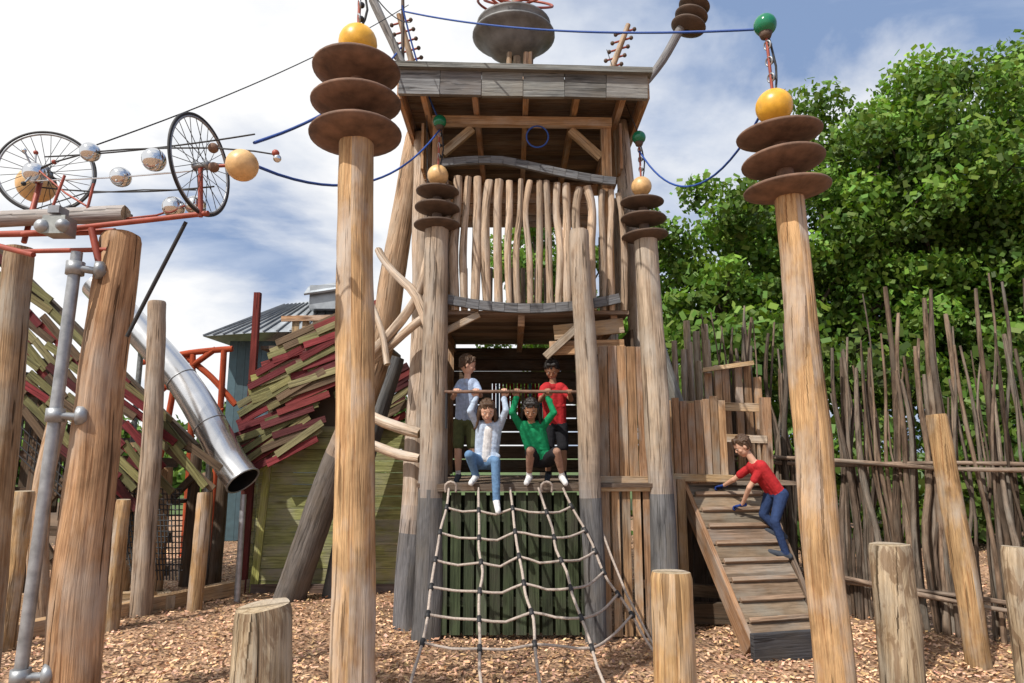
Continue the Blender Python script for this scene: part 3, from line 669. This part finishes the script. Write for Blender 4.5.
# ------------------------------------------------------------------ plank clad slide walkway (far left)
S=empty('plank_clad_slide_walkway')
RC=[(.19,.033,.04),(.15,.03,.038),(.24,.05,.052),(.22,.22,.10),(.18,.185,.09),(.26,.25,.14),(.11,.03,.035),(.22,.20,.10),(.15,.11,.075)]
mb=MB()
d=V((2.75,0,-2.5)).normalized()
st=V((-6.7,8.0,4.45))
for row in range(12):
    s=-.6+random.uniform(0,.3)
    while s<3.85-row*.03:
        ln=random.uniform(.35,.8)
        a=st+d*s+V((0,-.03*(row%2)-random.uniform(0,.04),0))+V((-.67,0,-.74))*(row*.092+random.uniform(-.015,.015))
        tilt=random.uniform(-.06,.08)
        mb.plank(a,a+d*ln+V((tilt,0,tilt)),.085,.022,(0,-1,0),'white_w',tuple(np.array(random.choice(RC))*random.uniform(.8,1.3))); s+=ln*.95
mb.build('cladding',S)
mb=MB()
for off in (0,-1.05):
    a=st+V((-.67,0,-.74))*(-off)+V((0,.1,0)); mb.plank(a-d*.4,a+d*3.9,.14,.1,(0,-1,0),'darkw')
for k in range(10):
    a=st+d*(k*.42)+V((0,.5,0)); mb.plank(a+V((-.75,0,-.8)),a+V((-.75,1.2,-.8)),.2,.05,(0,0,1),'darkw')
for x,z in ((-6.8,3.5),(-6.3,3.3),(-5.9,2.9),(-5.4,2.4),(-4.7,1.9),(-4.3,1.6)):
    mb.log([(x,8.4,-.1),(x+.03,8.4,z)],[.09,.075],'darkw' if x<-5.5 else 'raw',seg=10)
    mb.log([(x+.2,9.6,-.1),(x+.23,9.6,z)],[.09,.075],'darkw',seg=10)
for z0 in (1.8,1.35,.9,.5): mb.plank((-7.2,8.5,z0),(-4.2,8.5,z0-.15),.11,.06,(0,-1,0),'darkw')
mb.plank((-6.3,8.45,.4),(-5.0,8.45,2.2),.10,.05,(0,-1,0),'darkw'); mb.plank((-7.0,8.45,2.4),(-5.6,8.45,.5),.10,.05,(0,-1,0),'darkw'); mb.plank((-5.6,9.5,.2),(-4.4,9.5,1.5),.10,.05,(0,-1,0),'darkw')
for i in range(14):
    x=-7.2+i*.19; zt=3.2-i*.15; mb.plank((x,9.0,max(.9,zt-1.3)),(x,9.0,zt),.15,.03,(0,-1,0),'darkw',jit=.3)
for i in range(16): mb.tube([(-4.75+i*.05,8.2,1.35),(-4.30+i*.035,7.9,.35)],.008,'black',5); mb.tube([(-4.8+i*.028,8.18-.015*i,1.35-i*.06),(-3.95+i*.012,8.18-.015*i,1.35-i*.06)],.008,'black',5)
for i in range(22): mb.tube([(-6.6+i*.1,8.1,3.0-i*.085),(-6.6+i*.1,8.1,2.35-i*.085)],.009,'black',5)
for i in range(7): mb.tube([(-6.6,8.1,3.0-i*.11),(-4.5,8.1,1.2-i*.11)],.009,'black',5)
mb.build('frame',S)
mb=MB()
# long steel chute that runs out from behind the cladding and levels off beside the cabin
pts=[(-5.6,8.75,4.0),(-4.9,8.65,3.35),(-4.25,8.55,2.70),(-3.80,8.45,2.12),(-3.50,8.38,1.68),(-3.28,8.30,1.44)]
mb.log(pts,[.19,.19,.19,.20,.20,.205],'tube',seg=32,wob=0,cap=None,tint=(1,1,1),step=.06)
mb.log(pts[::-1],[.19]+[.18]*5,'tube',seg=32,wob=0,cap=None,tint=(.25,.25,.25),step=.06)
dd2=V(pts[-1])-V(pts[-2]); mb.ring(pts[-1],dd2,.205,.012,'steel',32); mb.ring(pts[3],V(pts[4])-V(pts[2]),.202,.007,'steel',32); mb.ring(pts[2],V(pts[3])-V(pts[1]),.193,.007,'steel',32)
for p in (pts[1],pts[3],pts[5]):
    mb.log([V(p)+V((-.02,.1,-.17)),(p[0]-.02,p[1]+.1,-.1)],.035,'steel',seg=10,wob=0,cap='steel')
mb.build('slide_tube',S)

# ------------------------------------------------------------------ green play cabin with fanned cladding
S=empty('green_timber_cabin')
mb=MB()
z=.07
while z<2.1:
    mb.plank((-3.35,9.0,z),(-1.2,9.0,z),.146,.035,(0,-1,0),'greenw'); z+=.152
z=.07
while z<2.0:
    mb.plank((-3.40,9.02,z),(-3.40,10.5,z),.146,.035,(1,0,0),'greenw'); z+=.152
mb.plank((-3.32,8.97,.0),(-3.22,8.97,1.7),.10,.03,(0,-1,0),'greenw',(1.2,1.2,.9)); mb.plank((-3.3,8.96,1.55),(-3.0,8.96,1.9),.10,.03,(0,-1,0),'greenw',(1.2,1.2,.9))
mb.plank((-3.35,8.955,.05),(-1.3,8.955,.05),.12,.03,(0,-1,0),'darkw',(1.3,1.3,1.5))
mb.plank((-3.47,9.0,0),(-3.45,9.0,2.0),.10,.09,(0,-1,0),'white_w',(.16,.04,.04))
mb.build('walls',S)
mb=MB()
rows=32
for i in range(rows):
    f=i/(rows-1)
    x0=-3.05-.42*math.sin(f*2.2)+random.uniform(-.12,.1)-.15*f; z0=3.28-f*1.85; y=8.85-.02*(i%3)-.12*f
    ang=math.radians(random.uniform(12,30)+8*f); ln=random.uniform(.75,1.2)
    k=np.array(random.choice(RC+[(.27,.27,.10)]))*random.uniform(.8,1.35)
    mb.plank((x0,y,z0),(x0+ln*math.cos(ang),y+.05,z0+ln*math.sin(ang)),.09,.022,(0,-1,.2),'white_w',tuple(k))
    if random.random()<.85:
        x1=x0+random.uniform(.35,.6); k=np.array(random.choice(RC))*random.uniform(.8,1.35); y-=.03
        mb.plank((x1,y,z0+.2),(x1+.7*math.cos(ang),y+.05,z0+.2+.7*math.sin(ang)),.09,.022,(0,-1,.2),'white_w',tuple(k))
for i in range(20):
    f=i/19; x0=-2.35+random.uniform(-.08,.08)+.2*f; z0=2.75-f*.85; ang=math.radians(random.uniform(24,38)); k=np.array(random.choice(RC))*random.uniform(.8,1.3); ln=random.uniform(.7,1.2)
    mb.plank((x0,8.9-.02*(i%3),z0),(x0+ln*math.cos(ang),8.92,z0+ln*math.sin(ang)),.09,.022,(0,-1,.2),'white_w',tuple(k))
mb.V+= [V(p) for p in ((-3.3,9.05,1.45),(-1.6,9.05,1.9),(-1.6,9.05,2.95),(-2.2,9.05,3.5),(-2.9,9.05,3.35),(-3.3,9.05,2.6))]
o=len(mb.V)-6; mb.face(tuple(range(o,o+6)),[(0,0)]*6,'darkw')
mb.build('fanned_cladding',S)
mb=MB()
for i in range(9): mb.plank((-3.2+i*.15,9.7,3.3),(-3.2+i*.15,9.7,3.72),.10,.03,(0,-1,0),'softw')
mb.plank((-3.4,9.66,3.72),(-1.8,9.66,3.76),.08,.04,(0,-1,0),'cedar'); mb.plank((-3.75,9.6,2.8),(-3.75,9.6,4.1),.09,.08,(0,-1,0),'white_w',(.2,.04,.035))
mb.plank((-3.75,9.6,-.1),(-3.75,9.6,2.79),.09,.08,(0,-1,0),'white_w',(.15,.04,.035))
mb.plank((-3.7,10.2,3.3),(-1.8,10.2,3.3),1.0,.05,(0,0,1),'darkw')
mb.build('upper_deck',S)

# ------------------------------------------------------------------ metal roofed shed behind
S=empty('metal_roofed_shed')
mb=MB()
for i in range(16): mb.plank((-5.9+i*.17,14,0),(-5.9+i*.17,14,4.1),.165,.04,(0,-1,0),'teal')
for i in range(8): mb.plank((-5.98,14.1+i*.17,0),(-5.98,14.1+i*.17,4.1),.165,.04,(1,0,0),'teal')
mb.build('walls',S)
mb=MB()
def quad(ps,mat,tint=(1,1,1)):
    o=len(mb.V); mb.V.extend(V(p) for p in ps); mb.face(tuple(range(o,o+len(ps))),[(0,0)]*len(ps),mat,tint)
apex=V((-4.0,14.6,4.95)); ring_=[V((-6.3,13.4,4.1)),V((-5.0,13.2,4.15)),V((-3.4,13.3,4.2)),V((-2.9,14.6,4.2)),V((-3.6,15.8,4.2)),V((-6.2,15.8,4.1))]
mid=[p.lerp(apex,.6)+V((0,0,.30)) for p in ring_]
for i in range(6):
    j=(i+1)%6; quad([ring_[i],ring_[j],mid[j],mid[i]],'roofm',(random.uniform(.7,1.3),)*3); quad([mid[i],mid[j],apex+V((0,0,.25))],'roofm',(random.uniform(.7,1.5),)*3)
    for q in range(6): mb.plank(ring_[i].lerp(ring_[j],q/6)+V((0,0,.02)),mid[i].lerp(mid[j],q/6)+V((0,0,.02)),.05,.03,(0,0,1),'roofm',(.8,.8,.8))
mb.box((-3.7,13.9,4.95),(1.0,.8,.5),'roofm',(1.2,1.2,1.2)); mb.plank((-4.3,13.6,5.1),(-3.0,13.6,5.3),.5,.04,(0,-.6,1),'roofm',(1.5,1.5,1.5))
mb.build('roof',S)
mb=MB()
for a,b in (((-6.5,11.8,2.6),(-5.3,11.8,3.6)),((-6.6,11.8,3.35),(-5.0,11.8,3.6)),((-6.2,11.8,1.2),(-5.95,11.8,3.5)),((-6.4,11.8,3.0),(-5.1,11.8,2.5)),((-6.4,11.8,3.45),(-5.2,11.8,2.2)),((-5.2,11.8,-.1),(-5.15,11.8,3.6)),((-5.6,11.8,-.1),(-5.7,11.8,3.5)),((-5.9,11.85,3.5),(-4.9,11.85,2.6))):
    mb.log([a,(V(a)+V(b))/2+V((.03,0,.05)),b],.055,'white_w',seg=8,tint=(.52,.10,.04),cap='white_w',endtint=(.42,.09,.045))
mb.build('red_timber_frame')

# ------------------------------------------------------------------ children
def remesh(parts,vox,smooth):
    m=MB()
    for p in parts:
        if p[0]=='c':
            _,a,b,ra,rb,lab=p; d=b-a; L=d.length
            if L<1e-5: d=V((0,0,1));L=1e-5
            d=d/L; prof=[]
            for i in range(6): t=math.pi/2*i/5; prof.append((ra*math.sin(t),-ra*math.cos(t)))
            for i in range(6): t=math.pi/2*i/5; prof.append((rb*math.cos(t),L+rb*math.sin(t)))
            m.lathe(a,d,prof,'black',12)
        else:
            _,c,r,Rm,lab=p; o=len(m.V); k=10
            for i in range(k+1):
                th=math.pi*i/k
                for j in range(14):
                    ph=2*math.pi*j/14
                    m.V.append(c+Rm@V((r[0]*max(math.sin(th),1e-3)*math.cos(ph),r[1]*max(math.sin(th),1e-3)*math.sin(ph),-r[2]*math.cos(th))))
            for i in range(k):
                for j in range(14):
                    j2=(j+1)%14; m.face((o+i*14+j,o+i*14+j2,o+(i+1)*14+j2,o+(i+1)*14+j),[(0,0)]*4,'black')
    me=bpy.data.meshes.new('t'); me.from_pydata([tuple(v) for v in m.V],[],m.F)
    import bmesh
    bm=bmesh.new(); bm.from_mesh(me); bmesh.ops.remove_doubles(bm,verts=bm.verts,dist=4e-4)
    bmesh.ops.holes_fill(bm,edges=bm.edges,sides=20); bmesh.ops.recalc_face_normals(bm,faces=bm.faces); bm.to_mesh(me); bm.free()
    o=bpy.data.objects.new('t',me); COL.objects.link(o)
    r=o.modifiers.new('r','REMESH'); r.mode='VOXEL'; r.voxel_size=vox
    if smooth: s=o.modifiers.new('s','SMOOTH'); s.factor=.5; s.iterations=smooth
    dg=bpy.context.evaluated_depsgraph_get(); ev=o.evaluated_get(dg); m2=ev.to_mesh()
    nv=len(m2.vertices); co_=np.empty(nv*3); m2.vertices.foreach_get('co',co_); co_=co_.reshape(-1,3)
    faces=[tuple(p.vertices) for p in m2.polygons]
    ev.to_mesh_clear(); bpy.data.objects.remove(o)
    fc=np.array([co_[list(f)].mean(0) for f in faces]) if faces else np.zeros((0,3))
    best=np.full(len(fc),1e9); lab=np.zeros(len(fc),int); labs=[]
    for p in parts:
        l=p[-1]
        if l not in labs: labs.append(l)
        if p[0]=='c':
            a=np.array(p[1]);b=np.array(p[2]);ab=b-a; t=np.clip(((fc-a)@ab)/max(ab@ab,1e-9),0,1); dist=np.linalg.norm(fc-(a+t[:,None]*ab),axis=1)-(p[3]+(p[4]-p[3])*t)
        else:
            q=(fc-np.array(p[1]))@np.array(p[3]); rr=np.array(p[2]); dist=(np.linalg.norm(q/rr,axis=1)-1)*rr.min()
        w_=dist<best; best[w_]=dist[w_]; lab[w_]=labs.index(l)
    return co_,faces,[labs[i] for i in lab]
def basis(f,u):
    f=V(f).normalized(); u=V(u); u=(u-f*u.dot(f)).normalized(); r=f.cross(u); return f,u,r
def child(name,J,look,look_up,mats,hair='short',hands=None,sleeve='long',legs='long',hsc=1.0,seed=1):
    out=MB(); J={k:V(v) for k,v in J.items()}
    sh,sk,pn,so_,hr,inner=mats['shirt'],mats['skin'],mats['pants'],mats['shoe'],mats['hair'],mats.get('inner',mats['shirt'])
    P=[]; c=lambda a,b,ra,rb,l:P.append(('c',V(a),V(b),ra,rb,l))
    SL,SR,HL,HR=J['shl'],J['shr'],J['hpl'],J['hpr']; NK=(SL+SR)/2; PV=(HL+HR)/2
    fwd=(SR-SL).cross(PV-NK).normalized()
    if fwd.dot(V(look))<0: fwd=-fwd
    c(SL,SR,.044,.044,sh); c(SL.lerp(NK,.35),HL.lerp(PV,.15),.068,.063,sh); c(SR.lerp(NK,.35),HR.lerp(PV,.15),.068,.063,sh)
    if inner!=sh: c(NK.lerp(PV,.10)+fwd*.022,NK.lerp(PV,.85)+fwd*.024,.058,.060,inner)
    else: c(NK.lerp(PV,.15),PV,.070,.066,inner)
    c(HL,HR,.071,.071,pn)
    H=J['head']; nb=H+(NK-H)*.35; P.append(('c',NK+(H-NK)*.02,nb,.040,.035,sk))
    c(NK+(H-NK).normalized()*.022-fwd*.02,NK+(H-NK).normalized()*.022+fwd*.012,.044,.040,sh)
    for s in ('l','r'):
        S_,E,W=J['sh'+s],J['el'+s],J['wr'+s]
        rnd=random.Random(seed*7+ord(s))
        if sleeve=='long':
            c(S_,E,.043,.034,sh); c(E,W,.034,.027,sh)
            for q in range(4):
                t=rnd.uniform(.5,1); p=S_.lerp(E,t) if q<2 else E.lerp(W,t); off=V((rnd.uniform(-1,1),rnd.uniform(-1,1),rnd.uniform(-1,1)))*.010; c(p+off,p+off*1.2+(E-S_)*.05,.029,.026,sh)
        else:
            m_=S_.lerp(E,.62); c(S_,m_,.045,.043,sh); c(S_,E,.034,.027,sk); c(E,W,.028,.019,sk)
        h,k,a,t=J['hp'+s],J['kn'+s],J['an'+s],J['to'+s]
        if legs=='long':
            c(h,k,.069,.047,pn); c(k,a,.047,.036,pn)
            for q in range(5):
                tt=rnd.uniform(.1,.9); p=k.lerp(a,tt); off=V((rnd.uniform(-1,1),rnd.uniform(-1,1),0))*.010; c(p+off,p+off+(a-k)*.04,.035,.033,pn)
        else:
            m_=h.lerp(k,.85); c(h,m_,.071,.061,pn); c(h,k,.054,.041,mats.get('leg',sk)); c(k,k.lerp(a,.35),.040,.041,mats.get('leg',sk)); c(k.lerp(a,.35),a,.041,.025,mats.get('leg',sk)); c(a.lerp(k,.22),a,.029,.030,mats.get('sock',so_))
        hd=(t-a).normalized(); bk=a-hd*.035; dn=V((0,0,-.02))
        c(bk+dn,a+dn*.4,.032,.034,so_); c(a+dn,t+dn,.034,.027,so_); c(bk+dn*1.6,t+dn*1.2,.025,.027,so_)
    rnd=random.Random(seed)
    for q in range(7):
        t=rnd.uniform(.35,.95); p=NK.lerp(PV,t)+fwd*.040+(SR-SL)*rnd.uniform(-.32,.32); c(p,p+(SR-SL)*rnd.uniform(-.3,.3)+(PV-NK)*rnd.uniform(-.12,.12),.029,.024,sh if inner==sh else (inner if abs((p-NK).dot((SR-SL).normalized()))<.035 else sh))
    co_,fs,lb=remesh(P,.0068,3); o=len(out.V); out.V.extend(V(x) for x in co_)
    for f,l in zip(fs,lb): out.face(tuple(o+i for i in f),[(0,0)]*len(f),l,(1,1,1),True)
    f,u,r=basis(look,look_up); Rm=Matrix((r,f,u)).transposed(); Q=[]; k=hsc
    def at(a,b,c_): return H+r*(a*k)+f*(b*k)+u*(c_*k)
    E=lambda p,rr,l:Q.append(('e',at(*p),tuple(x*k for x in rr),Rm,l)); C=lambda a,b,ra,rb,l:Q.append(('c',at(*a),at(*b),ra*k,rb*k,l))
    E((0,0,.01),(.071,.086,.088),sk); E((0,.018,-.042),(.056,.063,.060),sk); C((0,.02,-.09),(0,.042,-.086),.022,.021,sk)
    C((0,.081,-.002),(0,.089,-.028),.006,.009,sk); C((-.009,.083,-.030),(.009,.083,-.030),.0075,.0075,sk)
    for s in (-1,1): 
        E((s*.071,-.005,-.012),(.009,.016,.024),sk); C((s*.020,.0805,.018),(s*.040,.0710,.018),.0034,.0028,hr); E((s*.034,.045,-.028),(.026,.026,.026),sk)
    C((-.016,.0765,-.058),(.016,.0765,-.058),.005,.005,'lip')
    E((0,-.016,.028),(.080,.086,.088),hr); C((-.03,.048,.082),(.03,.048,.082),.026,.026,hr)
    for i in range(80):
        th=rnd.uniform(-2.5,2.5); el=rnd.uniform(.1,1.4); a=(.076*math.sin(th)*math.cos(el),-.016-.082*math.cos(th)*math.cos(el),.03+.086*math.sin(el))
        C(a,(a[0]*1.08+rnd.uniform(-.014,.014),a[1]*1.06+rnd.uniform(-.01,.01),a[2]-rnd.uniform(.005,.03)),.011,.006,hr)
    for i in range(12):
        x_=rnd.uniform(-.05,.05); C((x_,.055,.082),(x_*1.15+rnd.uniform(-.01,.01),.078-abs(x_)*.3,.052+rnd.uniform(-.006,.008)),.011,.006,hr)
    if hair=='long':
        for i in range(50):
            th=rnd.uniform(-2.1,2.1); x_=.078*math.sin(th); y_=-.012-.078*math.cos(th); ln=rnd.uniform(.13,.22)
            C((x_,y_,.01),(x_*1.25,y_*1.05-.005,-ln*.5),.017,.017,hr); C((x_*1.25,y_*1.05-.005,-ln*.5),(x_*1.35+rnd.uniform(-.02,.02),y_+rnd.uniform(-.01,.03),-ln),.016,.009,hr)
    else:
        for i in range(14):
            th=rnd.uniform(-1.5,1.5); C((.072*math.sin(th),-.012-.076*math.cos(th),.02),(.062*math.sin(th),-.01-.068*math.cos(th),-.045),.013,.008,hr)
    co_,fs,lb=remesh(Q,.0042,2); o=len(out.V); out.V.extend(V(x) for x in co_)
    for f_,l in zip(fs,lb): out.face(tuple(o+i for i in f_),[(0,0)]*len(f_),l,(1,1,1),True)
    for s in (-1,1):
        out.ball(at(s*.028,.0685,-.005),.0098*k,'eyew',12,(1,.58)); out.ball(at(s*.028,.0738,-.0055),.0052*k,'eyeb',10)
    for s in ('l','r'):
        if not hands: break
        W=J['wr'+s]; d,nrm=hands[s]; d=V(d).normalized(); nrm=V(nrm); nrm=(nrm-d*nrm.dot(d)).normalized(); l=d.cross(nrm)
        th_side=1 if s=='l' else -1
        if 'flip' in hands: th_side*=hands['flip']
        hm=mats.get('glove',sk); Hh=[]; A=lambda a,b,ra,rb:Hh.append(('c',a,b,ra,rb,hm))
        A(W-d*.03,W+d*.015,.021,.018)
        for q in (-1.4,-.5,.5,1.4): A(W+d*.01+l*(q*.009),W+d*.058+l*(q*.0135),.0125,.0105)
        curl=hands.get('curl',1.0)
        for i,q in enumerate((-1.5,-.5,.5,1.5)):
            q*=th_side; ln=(.82,1.0,1.06,.92)[i]
            a=W+d*.062+l*(q*.0155); b=a+(d+nrm*.35*curl)*.026*ln; e=b+(d*(.9-1.0*curl)+nrm*.9*curl).normalized()*.021*ln; g_=e+(d*(.9-1.9*curl)+nrm*.5*curl).normalized()*.017*ln
            A(a,b,.0082,.0075); A(b,e,.0075,.0068); A(e,g_,.0068,.0058)
        tb=W+d*.02+l*(th_side*.024); t1=tb+(d*.6+l*th_side*.7+nrm*.35)*.026; t2=t1+(d*.6+nrm*.75*curl)*.022
        A(tb,t1,.011,.009); A(t1,t2,.009,.007)
        co_,fs,lb=remesh(Hh,.0032,1); o=len(out.V); out.V.extend(V(x) for x in co_)
        for f_,l_ in zip(fs,lb): out.face(tuple(o+i for i in f_),[(0,0)]*len(f_),l_,(1,1,1),True)
    return out.build(name)
child('girl_in_denim_jacket',dict(head=(-.25,6.74,2.20),shl=(-.13,6.82,2.04),shr=(-.34,6.82,2.04),ell=(-.06,6.72,2.20),wrl=(-.08,6.752,2.33),elr=(-.42,6.71,2.19),wrr=(-.36,6.752,2.33),
   hpl=(-.20,6.86,1.68),hpr=(-.33,6.86,1.68),knl=(-.16,6.58,1.70),anl=(-.15,6.56,1.34),tol=(-.13,6.42,1.26),knr=(-.42,6.62,1.76),anr=(-.36,6.76,1.56),tor=(-.40,6.63,1.51)),
   (.15,-1,-.45),(0,0,1),dict(shirt='jacket_denim',inner='top_white',skin='skinA',pants='jeans',shoe='shoe_white',hair='hairA'),'long',
   dict(l=((0,-.1,1),(0,-1,0)),r=((0,-.1,1),(0,-1,0))),seed=3)
child('girl_in_green_hoodie',dict(head=(.19,6.74,2.21),shl=(.31,6.82,2.04),shr=(.09,6.82,2.04),ell=(.42,6.72,2.18),wrl=(.36,6.752,2.33),elr=(.0,6.72,2.18),wrr=(.05,6.752,2.33),
   hpl=(.36,6.90,1.70),hpr=(.22,6.90,1.70),knl=(.44,6.64,1.79),anl=(.50,6.76,1.55),tol=(.52,6.61,1.51),knr=(.18,6.62,1.80),anr=(.17,6.78,1.55),tor=(.14,6.65,1.51)),
   (-.05,-1,-.5),(0,0,1),dict(shirt='hoodie_green',skin='skinB',pants='black_cloth',shoe='shoe_white',hair='hairB',leg='tights'),'long',
   dict(l=((0,-.1,1),(0,-1,0)),r=((0,-.1,1),(0,-1,0))),legs='short',seed=5)
child('boy_in_blue_shirt',dict(head=(-.48,7.12,2.71),shl=(-.39,7.10,2.50),shr=(-.56,7.16,2.50),ell=(-.33,6.97,2.37),wrl=(-.36,6.80,2.41),elr=(-.62,7.0,2.35),wrr=(-.56,6.80,2.41),
   hpl=(-.43,7.18,2.10),hpr=(-.56,7.20,2.10),knl=(-.42,7.14,1.82),anl=(-.40,7.18,1.55),tol=(-.38,7.04,1.51),knr=(-.57,7.15,1.82),anr=(-.57,7.20,1.55),tor=(-.58,7.05,1.51)),
   (.95,.15,-.25),(0,0,1),dict(shirt='shirt_blue',skin='skinA',pants='shorts_olive',shoe='shoe_grey',hair='hairA',sock='top_white'),'short',
   dict(l=((0,-1,.05),(0,-.1,-1)),r=((0,-1,.05),(0,-.1,-1)),flip=-1),sleeve='short',legs='short',seed=8)
child('boy_in_red_shirt',dict(head=(.43,7.12,2.66),shl=(.55,7.14,2.46),shr=(.34,7.14,2.46),ell=(.62,7.0,2.33),wrl=(.58,6.80,2.40),elr=(.30,7.0,2.32),wrr=(.36,6.80,2.40),
   hpl=(.53,7.20,2.06),hpr=(.40,7.20,2.06),knl=(.54,7.14,1.80),anl=(.55,7.20,1.55),tol=(.56,7.05,1.51),knr=(.39,7.14,1.80),anr=(.38,7.20,1.55),tor=(.36,7.05,1.51)),
   (-.15,-1,-.7),(0,0,1),dict(shirt='red_cloth',skin='skinB',pants='black_cloth',shoe='shoe_grey',hair='hairB',sock='black_cloth'),'short',
   dict(l=((0,-1,.05),(0,-.1,-1)),r=((0,-1,.05),(0,-.1,-1)),flip=-1),sleeve='short',legs='short',seed=11)
child('boy_climbing_ramp',dict(head=(2.39,7.0,1.85),shl=(2.48,7.04,1.64),shr=(2.56,6.92,1.64),ell=(2.34,7.18,1.50),wrl=(2.28,7.34,1.43),elr=(2.43,6.98,1.43),wrr=(2.40,7.14,1.24),
   hpl=(2.68,7.06,1.38),hpr=(2.74,6.94,1.36),knl=(2.60,7.10,1.15),anl=(2.76,7.07,.96),tol=(2.63,7.13,1.01),knr=(2.63,6.88,1.10),anr=(2.73,6.90,.79),tor=(2.59,6.95,.82)),
   (-.92,.15,-.5),(-.2,0,1),dict(shirt='red_cloth',skin='skinA',pants='jeans_dark',shoe='shoe_grey',hair='hairA',glove='glove_blue'),'short',
   dict(l=((-.8,.5,-.2),(0,-.2,-1)),r=((-.8,.5,-.2),(0,-.2,-1)),flip=-1,curl=.6),sleeve='short',seed=14)
print('OBJ',len(bpy.data.objects),'POLY',sum(len(m.polygons) for m in bpy.data.meshes))
